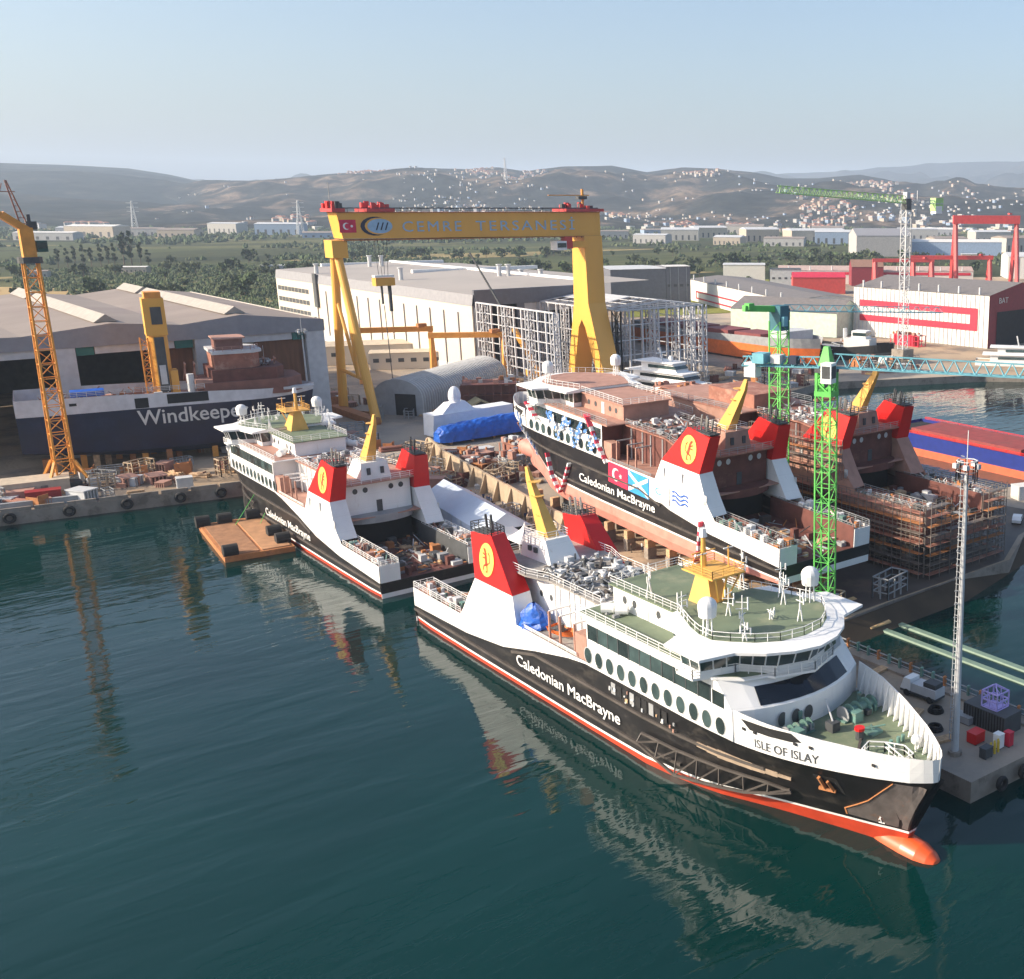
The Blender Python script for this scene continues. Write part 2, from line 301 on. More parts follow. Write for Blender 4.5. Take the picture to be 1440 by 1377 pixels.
def hgt(az, D, prof, D0, Dc, amp):
    Hc=CH+Dc*ip(az,*prof); f=(D-D0)/(Dc-D0)
    if f<=0: return land_z-2
    base=Hc*(f**1.1 if f<1 else max(0,1-(f-1)*1.5))
    x=D*math.sin(R(az)); y=D*math.cos(R(az)); nz=_ns.fractal((x*.0011,y*.0011,3.3),.9,2.1,5)
    k=min(1,max(0,f*2.5))*(1-min(1,max(0,(f-.72)/.28))*.86) if f<1 else .14
    return land_z-2+base+nz*amp*k
def hill_sheet(name, prof, D0, Dc, amp, mt, na=420, nd=46, a0=-8, a1=72):
    vs=[];fs=[]
    for j in range(nd+1):
        t=j/nd; D=D0+(Dc*1.25-D0)*t
        for i in range(na+1):
            az=a0+(a1-a0)*i/na; vs.append((D*math.sin(R(az)),D*math.cos(R(az)),hgt(az,D,prof,D0,Dc,amp)))
    for j in range(nd):
        for i in range(na): k=j*(na+1)+i; fs.append((k,k+1,k+na+2,k+na+1))
    b=MB(); b.add(vs,fs,mt); o=b.build(name,smooth=True); o["kind"]="structure"; return o
def hill_mat(name, c1, c2, c3):
    m=bpy.data.materials.new(name); m.use_nodes=True; t=m.node_tree; b=t.nodes["Principled BSDF"]; b.inputs["Roughness"].default_value=1; b.inputs["Specular IOR Level"].default_value=0
    tc=t.nodes.new("ShaderNodeTexCoord"); n=t.nodes.new("ShaderNodeTexNoise"); n.inputs["Scale"].default_value=.0032; n.inputs["Detail"].default_value=12; n.inputs["Roughness"].default_value=.66; t.links.new(tc.outputs["Object"],n.inputs[0])
    r=t.nodes.new("ShaderNodeValToRGB"); e=r.color_ramp.elements; e[0].position=.42; e[0].color=c1+(1,); e[1].position=.53; e[1].color=c2+(1,); q=e.new(.60); q.color=c3+(1,); q=e.new(.66); q.color=c2+(1,)
    t.links.new(n.outputs[0],r.inputs[0])
    n2=t.nodes.new("ShaderNodeTexNoise"); n2.inputs["Scale"].default_value=.014; n2.inputs["Detail"].default_value=6; n2.inputs["Roughness"].default_value=.7; t.links.new(tc.outputs["Object"],n2.inputs[0])
    rr=t.nodes.new("ShaderNodeMapRange"); rr.inputs[1].default_value=.35; rr.inputs[2].default_value=.65; rr.inputs[3].default_value=.3; rr.inputs[4].default_value=1.7; t.links.new(n2.outputs[0],rr.inputs[0])
    mx=t.nodes.new("ShaderNodeMix"); mx.data_type='RGBA'; mx.blend_type='MULTIPLY'; mx.inputs[0].default_value=1; t.links.new(r.outputs[0],mx.inputs[6]); t.links.new(rr.outputs[0],mx.inputs[7]); t.links.new(mx.outputs[2],b.inputs["Base Color"]); return m
HM=hill_mat("hill_scrub",(.018,.021,.020),(.034,.034,.030),(.15,.11,.08)); HM2=hill_mat("hill_far",(.014,.018,.016),(.024,.026,.022),(.05,.045,.035))
hill_sheet("hills",NEAR,2700,5600,95,HM); hill_sheet("hills_far_left",LEFT,3200,7600,40,HM2,na=240,a1=24); hill_sheet("mountains",FAR,8000,12500,200,HM2,na=300,nd=24)
# ---------------------------------------------------------------- ferries (local: x starboard, y forward, z up, waterline 0)
FB = ([0,17,27.5,36,44,48,60,90,95.2],[2.6,3.15,4.3,6.3,7.9,8.4,8.45,8.45,8.6])      # black / white boundary
FT = ([0,15.4,18.2,46,48,75.4,75.6,80,90,95.2],[5.5,5.6,8.6,8.6,8.62,8.62,12.2,11.9,11.3,11.05])
FW = ([0,4,20,60,66,71,78,85,89,91.5,95.2],[8.9,9.2,9.3,9.25,8.5,7.2,4.5,2.2,1.0,.12,.0])
FK = ([0,68,72,76,80,84,88,91,93.5,95.2],[9.3,9.3,9.2,8.9,8.1,6.8,5.0,3.4,1.9,.05])
FU = ([0,72,76,80,85,90,93,94.6,95.2],[9.3,9.3,9.15,8.4,6.5,4.1,2.3,1.0,.05])
def hbf(y,z):
    B=ip(y,*FB); w=ip(y,*FW); k=ip(y,*FK)
    if z<=0: return max(.02, w*ip(z,[-3.8,-3.5,-2.8,-1.2,0],[.06,.72,.93,1,1]))
    if z<=B: return max(.02, w+(k-w)*(z/B)**1.25)
    T=max(ip(y,*FT),B+.01); return max(.02, k+(ip(y,*FU)-k)*min(1,(z-B)/(T-B)))
def ymax(z): return ip(z,[-3.8,-2,0,3,6,8.5,12],[88.5,91,91.4,92.3,93.7,95.0,95.2])
def lion(mb, cx, cy, z, sgn, sc):
    """yellow disc with a small rampant beast, in the plane x = const, leaning with the funnel"""
    n=28; fx=lambda yy,zz: cx
    mb.add([(cx+sgn*.02, cy, z)]+[(cx+sgn*.02-sgn*0.115*(math.sin(2*math.pi*i/n)*sc*1.15), cy+math.cos(2*math.pi*i/n)*sc, z+math.sin(2*math.pi*i/n)*sc*1.15) for i in range(n)],
           [((0,i+1,(i+1)%n+1) if sgn>0 else (0,(i+1)%n+1,i+1)) for i in range(n)], YEL)
    segs=[((-.05,-.35),(.12,.3),.34),((.1,.35),(.28,.62),.26),((.2,.62),(.42,.66),.16),((.1,.25),(.5,.38),.12),((.1,.1),(.52,.08),.12),
          ((-.05,-.3),(.3,-.42),.16),((.3,-.42),(.38,-.72),.12),((-.1,-.35),(-.18,-.75),.15),((-.2,-.75),(.02,-.78),.1),((-.12,-.3),(-.45,-.1),.09),((-.45,-.1),(-.38,.35),.09),((-.38,.35),(-.22,.5),.12)]
    for (a,b),(c_,d),w in segs:
        p=Vector((0,a,b)); q=Vector((0,c_,d)); dv=(q-p).normalized(); nn=Vector((0,-dv.z,dv.y))
        P=[p+nn*w/2-dv*.03,p-nn*w/2-dv*.03,q-nn*w*.4+dv*.03,q+nn*w*.4+dv*.03]
        mb.add([(cx+sgn*.05-sgn*.115*v.z*sc*1.05, cy-v.y*sc, z+v.z*sc*1.05) for v in P],[(0,1,2,3)], LION)
def ferry(label, loc, rot, st, group=None, side_text=True, name_text=None):
    root=thing("car_ferry", label, "ferry", loc, group=group, rot=rot)
    wh=st.get('white',WHITE); blk=BLACK if st.get('black',1) else PRIMERD; hs=st.get('house',WHITE); dk=st.get('deck',GREEN); af=st.get('anti',BOOT); aft=st.get('aft',hs); mk=st.get('monkey',dk)
    rng=random.Random(st.get('seed',1))
    # --- hull shell
    ys=[0,2,5,9,13,15.4,16.8,18.2,22,27.5,32,36,40,44,46,48,54,60,64,68,71,73.5,75.4,75.6,77,79,81,83,85,87,89,90.5,92,93.2,94.2,94.8,95.2]
    mb=MB()
    for sg in (1,-1):
        G=[]
        for y in ys:
            kz=ip(y,[0,10,24],[-.3,-1.6,-3.8]); B=ip(y,*FB); T=max(ip(y,*FT),B+.3)
            q=ip(y,[0,50,70,92],[.5,.5,.9,1.9]); zs=[kz, kz+(0-kz)*.08, kz+(0-kz)*.26, kz*.3, 0, q, q+.3, q+.3+(B-q)*.33, q+.3+(B-q)*.68, B, B+(T-B)*.5, T]
            row=[]
            for z in zs:
                yy=min(y, ymax(z)); zz=z if kz<-3.7 or z>=0 else -3.8*(z/kz)
                row.append((sg*(hbf(yy,zz) if y<95 else .02), yy, z))
            G.append(row)
        ms=[af,af,af,af,af,wh,blk,blk,blk,wh,wh]
        for j,mt in enumerate(ms):
            A=[g[j] for g in G]; Bn=[g[j+1] for g in G]
            mb.strip(A,Bn,mt,flip=(sg>0)^True)
    mb.box((-9.2,-.04,-.3),(9.2,.06,.8),wh); mb.box((-9.3,-.08,.8),(9.3,.04,2.6),blk)
    hull=mb.build("hull", root, smooth=False)
    # worn grey patch at the stem with a rusty border, scuffed belt end and shell recesses
    if st.get('brace') and name_text:
        WG=mat("worn_bow_grey",(.115,.10,.095),.5,var=.25,scale=.8,dirt=(.20,.10,.06,.58,.6),dscale=.7)
        for sg in (1,-1):
            b=MB(); n_=7; Pq=lambda t,z,o=.035: (sg*(hbf(min(yl(z)+(ymax(z)-.12-yl(z))*t,94),z)+o), yl(z)+(ymax(z)-.12-yl(z))*t, z)
            yl=lambda z: ip(z,[2.2,3,5,8.2],[85.8,85.5,88.6,91.8]); zs_=[2.35,3.2,4.2,5.2,6.2,7.2,8.2]
            G=[[Pq(k/n_,z) for k in range(n_+1)] for z in zs_]
            for A,B_ in zip(G[:-1],G[1:]): b.strip(A,B_,WG,flip=sg>0)
            for A,B_ in zip(G[:-1],G[1:]): b.bar(A[0],B_[0],.2,RUST if sg>0 else PRIMERD,h=.1)
            b.build("worn_bow_plating", root)
            b=MB(); tn=mat("scuffed_tan",(.33,.25,.18),.7,var=.2); P=lambda y,z,o=.1: (sg*(hbf(y,z)+o),y,z)
            for y0 in np.arange(69,80,1.5): b.bar(P(y0,5.75-.02*(y0-69)),P(y0+1.5,5.75-.02*(y0-67.5)),.25,tn,h=ip(y0,[69,72,77,80],[.5,.9,.7,.25]))
            b.build("scuffed_belt", root)
            b=MB(); r2=random.Random(4)
            for k in range(9): y=53.5+k*1.25; b.box((min(sg*9.3,sg*9.36),y,6.5),(max(sg*9.3,sg*9.36),y+.85,7.9),DARK if k%3 else GREYST)
            for k in range(16): y=r2.uniform(53,68); zz=r2.uniform(6.2,7.8); b.cbox((sg*9.42,y,zz),(.12,r2.uniform(.15,.5),r2.uniform(.1,.5)),r2.choice([LGREY,WHITE,PRIMERL,GREYST,WOOD]))
            b.build("boarding_recess", root)
    # bulbous bow
    b=MB(); bl=[(84,.7),(86.5,1.2),(89,1.5),(91.5,1.6),(93.3,1.5),(94.5,1.15),(95.2,.7),(95.5,.15)]; am=af if af is not BOOT else ORANGE
    rg=[[(math.cos(6.2832*i/14)*r_,y,-.45+1.12*math.sin(6.2832*i/14)*r_) for i in range(15)] for y,r_ in bl]
    for A,B_ in zip(rg[:-1],rg[1:]): b.strip(A,B_,am)
    b.build("bulbous_bow", root, smooth=True)
    # rubbing belts
    for sg in (1,-1):
        b=MB()
        for z0,ya,yb in ((2.0,-.1,66),(5.8,30,80)):
            yy=np.arange(ya,yb,3.0)
            for a,c in zip(yy[:-1],yy[1:]):
                za=min(z0,ip(a,*FB)-.5); zc=min(z0,ip(c,*FB)-.5)
                b.bar((sg*(hbf(max(a,0),za)+.1),a,za),(sg*(hbf(c,zc)+.1),c,zc),.3,BELT if blk is BLACK else blk,h=.32)
        # lattice brace of the forward mooring sponson
        if st.get('brace'):
            ya=[60,63,66,69,72,75,78,80.5]
            for k in range(len(ya)-1):
                y0,y1=ya[k],ya[k+1]; lo=lambda y: ip(y,[60,66,75,80.5],[3.1,1.2,2.0,3.6])
                P=lambda y,z,o=.45: (sg*(hbf(y,z)+o),y,z)
                b.bar(P(y0,4.0,.5),P(y1,4.0 if k<6 else 3.7,.5),.26,BELT); b.bar(P(y0,lo(y0),1.2),P(y1,lo(y1),1.2 if k<6 else .5),.26,BELT)
                b.bar(P(y0,lo(y0),1.2),P(y1,4.0,.5),.18,BELT); b.bar(P(y0,4.0,.5),P(y0,lo(y0),1.2),.14,BELT)
        b.build("rubbing_belt", root)
    # decks
    d=MB()
    for sg in (1,-1):
        d.box((min(sg*5.9,sg*9.15),.1,5.05),(max(sg*5.9,sg*9.15),18.4,5.15),dk if dk is not GREEN else PRIMERL)
        d.box((sg*5.9-.08,.1,2.6),(sg*5.9+.08,20,5.9),aft if aft is not WHITE else DGREY); d.box((min(sg*5.9,sg*9.2),-.06,2.6),(max(sg*5.9,sg*9.2),.1,5.5),wh)
    d.box((-5.9,.05,2.45),(5.9,24,2.6),PRIMERD if st.get('lane') else RUST); d.box((-9.1,18.4,8.35),(9.1,48.2,8.5),st.get('deck2',PRIMERL) if dk is GREEN else dk)
    d.box((-5.9,22,2.6),(5.9,22.3,8.4),DARK)  # near-black end wall paints the shade of the covered vehicle deck
    d.build("main_deck", root)
    d=MB(); fy=[76,80,84,88,91,93.6]
    pts=[(hbf(y,8.9)-.25,y) for y in fy]; d.prism(pts+[(-x,y) for x,y in pts[::-1]],8.75,8.9,dk); d.build("foredeck", root)
    # bulwark inside face and ribs
    d=MB()
    yy=[75.8,78,80,82,84,86,88,90,92,93.6]
    for sg in (1,-1):
        A=[(sg*(hbf(y,8.9)-.22),y,8.9) for y in yy]; B_=[(sg*(hbf(y,ip(y,*FT)-.05)-.12),y,ip(y,*FT)-.03) for y in yy]; O=[(sg*(hbf(y,ip(y,*FT)-.05)),y,ip(y,*FT)) for y in yy]
        d.strip(A,B_,wh,flip=sg>0); d.strip(B_,O,wh,flip=sg>0)
        for y in np.arange(77,93.5,1.15):
            x=hbf(y,8.9)-.3; t=ip(y,*FT); xt=hbf(y,t-.1)-.15
            d.hexa([(sg*(x-.7),y-.05,8.9),(sg*x,y-.05,8.9),(sg*x,y+.05,8.9),(sg*(x-.7),y+.05,8.9)],[(sg*(xt-.12),y-.05,t-.1),(sg*xt,y-.05,t-.1),(sg*xt,y+.05,t-.1),(sg*(xt-.12),y+.05,t-.1)],wh)
    d.build("bulwark", root)
    # forward superstructure block
    fr=lambda v,z: (75.6-.034*v*v) + (14.4-z)*(.95) if z>=11.8 else (78.1-.034*v*v)
    vs=[-9.05,-7,-5,-3,-1,1,3,5,7,9.05]; b=MB(); top=st.get('fwdtop',14.4)
    rows=[[(v,fr(v,z)-(0 if z<14.4 else 0),z) for v in vs] for z in (8.6,11.8,14.4)]
    b.strip(rows[0],rows[1],hs,flip=False); b.strip(rows[1],rows[2],hs)
    for sg in (1,-1):
        x=sg*9.05; k=9 if sg>0 else 0
        pl=[(x,48.2,8.5),(x,fr(9.05,8.6),8.5),(x,fr(9.05,11.8),11.8),(x,fr(9.05,14.4),14.4),(x,48.2,14.4)]
        b.add(pl,[(0,1,2,3,4) if sg>0 else (4,3,2,1,0)],wh)
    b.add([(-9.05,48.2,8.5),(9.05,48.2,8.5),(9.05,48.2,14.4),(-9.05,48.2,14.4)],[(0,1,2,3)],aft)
    b.build("forward_superstructure", root)
    b=MB(); b.prism([(9.25,46.2),(9.25,72.4)]+[(v,fr(v,14.4)+.9) for v in vs[::-1][1:-1]]+[(-9.25,72.4),(-9.25,46.2)],14.4,14.6,wh if hs is WHITE else hs)
    b.prism([(8.9,46.6),(8.9,72)]+[(v*.96,fr(v,14.4)+.4) for v in vs[::-1][1:-1]]+[(-8.9,72),(-8.9,46.6)],14.604,14.64,dk); b.build("bridge_deck", root)
    if st.get('windows',1):
        for sg in (1,-1):
            for k in range(12):
                y=48.4+k*2.27; c=MB(); n=20; x=sg*9.09
                c.add([(x,y+.80*math.cos(2*math.pi*i/n),9.55+.98*math.sin(2*math.pi*i/n)) for i in range(n)],[tuple(range(n)) if sg>0 else tuple(range(n))[::-1]],GLASS)
                R1=[(x+sg*.02,y+.80*math.cos(2*math.pi*i/n),9.55+.98*math.sin(2*math.pi*i/n)) for i in range(n+1)]; R2=[(x+sg*.02,y+.88*math.cos(2*math.pi*i/n),9.55+1.06*math.sin(2*math.pi*i/n)) for i in range(n+1)]
                w_=c.build("window", root); c=MB(); c.strip(R1,R2,LGREY,flip=sg>0); c.build("window_frame", w_)
            for k in range(11):
                y0=48.6+k*2.12; c=MB(); c.box((min(sg*9.06,sg*9.10),y0,11.75),(max(sg*9.06,sg*9.10),y0+2.0,13.6),GLASS); w_=c.build("window", root); c=MB()
                for q in (y0-.06,y0+2.0): c.box((min(sg*9.06,sg*9.14),q,11.7),(max(sg*9.06,sg*9.14),q+.06,13.65),DGREY)
                c.build("window_frame", w_)
            c=MB(); c.box((min(sg*9.06,sg*9.10),72.1,11.7),(max(sg*9.06,sg*9.10),74.0,13.3),GLASS); c.build("window", root)
        c=MB(); P=[(v,fr(v,12.0)+.03,12.05) for v in (-6.3,-4,-2,0,2,4,6.3)]; Q=[(v,fr(v,13.6)+.03,13.65) for v in (-6.0,-4,-2,0,2,4,6.0)]
        c.strip(P,Q,mat("lounge_glass",(.008,.012,.02),.1,var=.3),flip=True); c.build("lounge_window", root)
        for v in (4.2,2.6,1.0,):
            c=MB(); n=18; y=fr(v,10)+.05; c.add([(v+.62*math.cos(2*math.pi*i/n),y,10.2+.8*math.sin(2*math.pi*i/n)) for i in range(n)],[tuple(range(n))],DGREY); c.build("porthole", root)
    wm=st.get('wheelm',hs)
    # wheelhouse with wings
    if st.get('wheel',1):
        wp=[(0,77.0),(3.4,75.9),(6.1,73.0),(10.2,71.6),(10.2,68.6),(6.4,66.6),(6.4,62)]; lo=wp+[(-x,y) for x,y in wp[::-1][:-1]]
        up=[(x*1.05,67+(y-67)*1.08) for x,y in lo]
        b=MB(); lo_=lo[::-1]; up_=up[::-1]
        b.prism(lo_,14.64,15.4,wm); b.prism(lo_,15.4,17.35,GLASS if st.get('windows',1) else wm,top=up_,cap=False)
        wh_=b.build("wheelhouse", root)
        b=MB()
        def lerp2(A,B,t): return [(a[0]+(c_[0]-a[0])*t,a[1]+(c_[1]-a[1])*t) for a,c_ in zip(A,B)]
        for i in range(len(lo)):
            a,c_=lo[i],lo[(i+1)%len(lo)]; a2,c2=up[i],up[(i+1)%len(up)]; L=math.dist(a,c_); n=max(1,round(L/1.5))
            if L>9: continue
            for k in range(n):
                t=k/n; b.bar((a[0]+(c_[0]-a[0])*t,a[1]+(c_[1]-a[1])*t,15.4),(a2[0]+(c2[0]-a2[0])*t,a2[1]+(c2[1]-a2[1])*t,17.4),.13,wm)
        b.build("window_mullions", wh_)
        b=MB(); rp=[(0,78.9),(3.0,78.2),(5.6,76.7),(7.9,74.4),(11.8,73.5),(11.8,67.6),(9,66.4),(8.2,61.5)]; ro=(rp+[(-x,y) for x,y in rp[::-1][:-1]])[::-1]
        ri=[(0,76.4),(2.9,75.9),(5.2,74.4),(6.9,72.4),(8.0,70.8),(8.0,68.6),(7.4,66.4),(5.4,61.5)]; ri_=(ri+[(-x,y) for x,y in ri[::-1][:-1]])[::-1]
        b.prism(ro,17.35,17.65,wm,cap=True); b.prism(ro,17.65,18.0,wm,top=ri_,cap=False)
        b.build("wheelhouse_roof", root)
        b=MB(); b.prism(ri_,17.9,18.03,mk); b.prism([(-5.2,47.4),(5.2,47.4),(5.2,61.6),(-5.2,61.6)],17.3,17.5,mk); b.hexa([(-5.2,61.4,17.3),(5.2,61.4,17.3),(5.2,63,17.9),(-5.2,63,17.9)],[(-5.2,61.4,17.5),(5.2,61.4,17.5),(5.2,63,18.04),(-5.2,63,18.04)],mk); b.build("monkey_deck", root)
        b=MB(); w=[(10.9,68.4),(10.9,71.2),(6.6,72.9),(4.2,76.4),(0,78),(-4.2,76.4),(-6.6,72.9),(-10.9,71.2),(-10.9,68.4)]
        b.prism([(x,y) for x,y in w]+[(-9,67),(9,67)],14.2,14.62,wm) if False else b.prism(([(9.2,68)]+w+[(-9.2,68)])[::-1] if False else ([(9.2,68)]+w+[(-9.2,68)]),14.36,14.62,wm)
        b.rail([(x,y,14.62) for x,y in w],wh,h=1.0,step=1.4,w=.08); b.build("bridge_walkway", root)
        b=MB(); e=[(5.4,61.5),(7.3,66.4),(7.9,68.6),(7.9,70.8),(6.8,72.4),(5.1,74.3),(2.9,75.8),(0,76.3)]; e=e+[(-x,y) for x,y in e[::-1][1:]]
        b.rail([(x,y,18.0) for x,y in e],WHITE,h=.95,step=1.3,w=.06,bars=2); b.rail([(5.1,61.4,17.5),(5.1,47.6,17.5),(-5.1,47.6,17.5),(-5.1,61.4,17.5)],WHITE,step=1.6,w=.06); b.build("deck_railing", root)
        # radomes
        for sg in (1,-1):
            b=MB(); x,y=sg*7.4,69.4
            for dx,dy in ((.35,.35),(-.35,.35),(.35,-.35),(-.35,-.35)): b.bar((x+dx,y+dy,17.9),(x+dx*.8,y+dy*.8,20.2),.12,WHITE)
            b.ball((x,y,21.2),(1.05,1.05,1.0),WHITE,14,8,0,90); b.cyl((x,y,20.1),(x,y,21.2),.95,WHITE,r2=1.05,n=14); b.build("radome", root, smooth=False)
        # small antenna frames
        if mk is GREEN or st.get('antennas'):
            for x,y,h in ((4,71,4.4),(-2.5,73,4),(2.2,66.5,3.6),(-4.6,68,4.2),(5.5,73.2,2.4),(-6,66,4.6),(6.3,63.5,3.4),(-5.2,60,5),(4.6,55,4.2),(-.5,70.5,1.6)):
                b=MB(); 
                for a in range(4): b.bar((x+.45*math.cos(a*1.57),y+.45*math.sin(a*1.57),17.6),(x,y,17.6+h*.55),.09,WHITE)
                b.bar((x,y,17.6+h*.4),(x,y,17.6+h),.08,WHITE); 
                for q in range(3):
                    a=rng.random()*3; zz=17.6+h*(.5+.16*q); b.bar((x-.7*math.cos(a),y-.7*math.sin(a),zz),(x+.7*math.cos(a),y+.7*math.sin(a),zz),.07,WHITE)
                    b.bar((x+.6*math.cos(a),y+.6*math.sin(a),zz-.2),(x+.6*math.cos(a),y+.6*math.sin(a),zz+.6),.12,WHITE)
                b.build("antenna", root)
    # upper deckhouse behind the wheelhouse
    b=MB(); b.box((-4.8,47.8,14.62),(4.8,62,17.3),hs); b.build("upper_deckhouse", root)
    if st.get('windows',1):
        for sg in (1,-1):
            for y in (50.2,52.2,57.0,59.3,): c=MB(); n=14; c.add([(sg*4.84,y+.42*math.cos(2*math.pi*i/n),16.0+.5*math.sin(2*math.pi*i/n)) for i in range(n)],[tuple(range(n)) if sg>0 else tuple(range(n))[::-1]],DGREY); c.build("porthole", root)
            c=MB(); c.box((min(sg*4.8,sg*4.86),54,14.7),(max(sg*4.8,sg*4.86),55,16.8),LGREY); c.build("door", root)
    # aft deckhouse
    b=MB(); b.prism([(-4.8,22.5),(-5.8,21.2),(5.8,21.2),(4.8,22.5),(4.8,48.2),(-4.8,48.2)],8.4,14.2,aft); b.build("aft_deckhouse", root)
    b=MB(); b.prism([(-6.8,20),(-5.2,19.4),(5.2,19.4),(6.8,20),(6.8,30),(5.6,34),(5.6,46.1),(-5.6,46.1),(-5.6,34),(-6.8,30)],14.2,14.4,st.get('deck2',PRIMERL))
    b.rail([(5.5,46,14.4),(5.5,34,14.4),(6.7,30,14.4),(6.7,20,14.4),(5.2,19.5,14.4),(-5.2,19.5,14.4),(-6.7,20,14.4),(-6.7,30,14.4),(-5.5,34,14.4),(-5.5,46,14.4)],WHITE if hs is WHITE else GREYST,w=.06)
    b.build("upper_deck", root)
    b=MB(); n=12; a=[(5.9*math.cos(t),21.2-3.0*math.sin(t)) for t in [math.pi*i/n for i in range(n+1)]]
    b.prism(([(5.9,22)]+a+[(-5.9,22)])[::-1],7.3,8.6,GREYST if aft is WHITE else aft); b.build("stern_gallery", root)
    for v in (-4.1,-2.3,2.3,4.1,):
        c=MB(); n=14; c.add([(v+.45*math.cos(2*math.pi*i/n),21.15,12.8+.5*math.sin(2*math.pi*i/n)) for i in range(n)],[tuple(range(n))],DGREY if aft is WHITE else LGREY); c.build("porthole", root)
    c=MB(); c.box((-.5,21.1,8.6),(.5,21.2,10.7),DGREY); c.build("door", root)
    for sg in (1,-1):
        for y in (30.5,33.0): c=MB(); n=12; c.add([(sg*4.84,y+.38*math.cos(2*math.pi*i/n),11.6+.45*math.sin(2*math.pi*i/n)) for i in range(n)],[tuple(range(n)) if sg>0 else tuple(range(n))[::-1]],DGREY); c.build("porthole", root)
    # mast house and raking yellow mast
    b=MB(); b.hexa([(-2.7,21.5,14.4),(2.7,21.5,14.4),(2.3,29,14.4),(-2.3,29,14.4)],[(-2.3,22,17.4),(2.3,22,17.4),(1.8,27,17.4),(-1.8,27,17.4)],hs if hs is not PRIMER else PRIMERL)
    for v in (-1.2,1.2): b.box((v-.3,21.5,15.3),(v+.3,21.72,16.5),DGREY)
    for y in (23.5,25): b.box((2.3,y,15.5),(2.62,y+.6,16.2),DGREY)
    b.rail([(-2.2,22.1,17.4),(2.2,22.1,17.4),(1.8,26.9,17.4),(-1.8,26.9,17.4),(-2.2,22.1,17.4)],WHITE,w=.06); b.build("mast_house", root)
    b=MB(); b.hexa([(-.9,23.3,17.4),(.9,23.3,17.4),(.9,26.2,17.4),(-.9,26.2,17.4)],[(-.3,19.9,24.4),(.3,19.9,24.4),(.3,21.2,24.4),(-.3,21.2,24.4)],MAST)
    b.hexa([(-.3,19.9,24.4),(.3,19.9,24.4),(.3,21.2,24.4),(-.3,21.2,24.4)],[(-.15,19.5,26.2),(.15,19.5,26.2),(.15,20.2,26.2),(-.15,20.2,26.2)],MAST)
    for z in (20,22.5,24.4): b.cyl((0,23.2-(z-17.4)*.36+1,z),(0,23.2-(z-17.4)*.36+1,z+.08),.9,MAST,n=10)
    b.build("aft_mast", root)
    # forward mast
    if st.get('fmast',1):
        b=MB(); y0=60.6; zb=17.5
        b.hexa([(-1.7,y0-2,zb),(1.7,y0-2,zb),(1.7,y0+2.4,zb),(-1.7,y0+2.4,zb)],[(-.7,y0-1.5,21.3),(.7,y0-1.5,21.3),(.7,y0+.3,21.3),(-.7,y0+.3,21.3)],MAST)
        b.box((-2.4,y0-2.2,21.3),(2.4,y0+3.4,21.5),MAST); b.bar((0,y0+2.2,18.2),(0,y0+3.0,21.3),.18,MAST); b.bar((.6,y0+2.2,18.2),(1.8,y0+3.2,21.3),.18,MAST); b.bar((-.6,y0+2.2,18.2),(-1.8,y0+3.2,21.3),.18,MAST)
        b.rail([(-2.3,y0-2.1,21.5),(2.3,y0-2.1,21.5),(2.3,y0+3.3,21.5),(-2.3,y0+3.3,21.5),(-2.3,y0-2.1,21.5)],MAST,h=.9,w=.07)
        b.cyl((0,y0-1.2,21.5),(0,y0-1.2,25),.38,MAST,r2=.25); b.bar((-1.7,y0-1.2,23.2),(1.7,y0-1.2,23.2),.14,MAST); b.cyl((0,y0-1.2,25),(0,y0-1.2,26.0),.5,WHITE,r2=.3,n=8)
        for x in (-1.9,1.9): b.bar((x,y0+1,21.5),(x,y0+1,24),.12,MAST); b.bar((x-.7,y0+1,23.8),(x+.7,y0+1,23.8),.12,WHITE)
        b.build("forward_mast", root)
    # funnels
    for sg in (1,-1):
        xo=lambda z: sg*(9.36-(max(0,z-8.6))*.115); xi=lambda z: sg*(6.2-(max(0,z-8.6))*.03)
        Y0=lambda z: ip(z,[5.5,7,12,18.1],[15.6,16.9,20.0,18.3]); Y1=lambda z: ip(z,[5.5,8.6,12.1,18.7],[31.8,31.6,30.3,24.1])
        def sec(z,zf): return [(xo(z),Y0(z),z),(xo(zf),Y1(zf),zf),(xi(zf),Y1(zf)-.5,zf),(xi(z),Y0(z)+.3,z)] if sg>0 else [(xi(z),Y0(z)+.3,z),(xi(zf),Y1(zf)-.5,zf),(xo(zf),Y1(zf),zf),(xo(z),Y0(z),z)]
        b=MB(); b.hexa(sec(6,6),sec(8.6,8.6),wh); b.hexa(sec(8.6,8.6),sec(12,12.1),wh); c_=b.build("funnel_casing", root)
        b=MB(); b.hexa(sec(12,12.1),sec(18.1,18.7),RED); fn=b.build("funnel", root)
        b=MB(); lion(b,sg*(8.66),23.2,15.3,sg,2.0)
        em=b.build("emblem", fn)
        b=MB(); pts=[(x,y,18.5) for x,y in ((sg*8.2,18.4),(sg*8.1,24),(sg*6.0,23.6),(sg*6.0,18.6),(sg*8.2,18.4))]
        b.rail(pts,DGREY,h=1.1,step=1.1,w=.1); b.box((min(sg*6,sg*8.1),18.5,18.3),(max(sg*6,sg*8.1),23.7,18.5),DGREY); 
        b.build("funnel_platform", fn)
        for k in range(4):
            b=MB(); x=sg*(6.6+.4*(k%2)); y=20+.75*k
            if k<4: b.cyl((x,y,18.4),(x,y-.3,20.6+.12*k),.17,PIPE if sg<0 else DGREY,n=8)
            b.build("exhaust_pipe", fn)
        for y,z in ((24.0,9.6),(29.0,9.5),(17.5,7.5)):
            if sg<0 or st.get('louvre'): c=MB(); c.box((min(sg*9.26,sg*9.33)-.03,y,z),(max(sg*9.26,sg*9.33),y+.8,z+1.6),LGREY); c.build("louvre", root)
    # railings on aft mooring decks and side decks
    rm=WHITE if hs is WHITE else GREYST
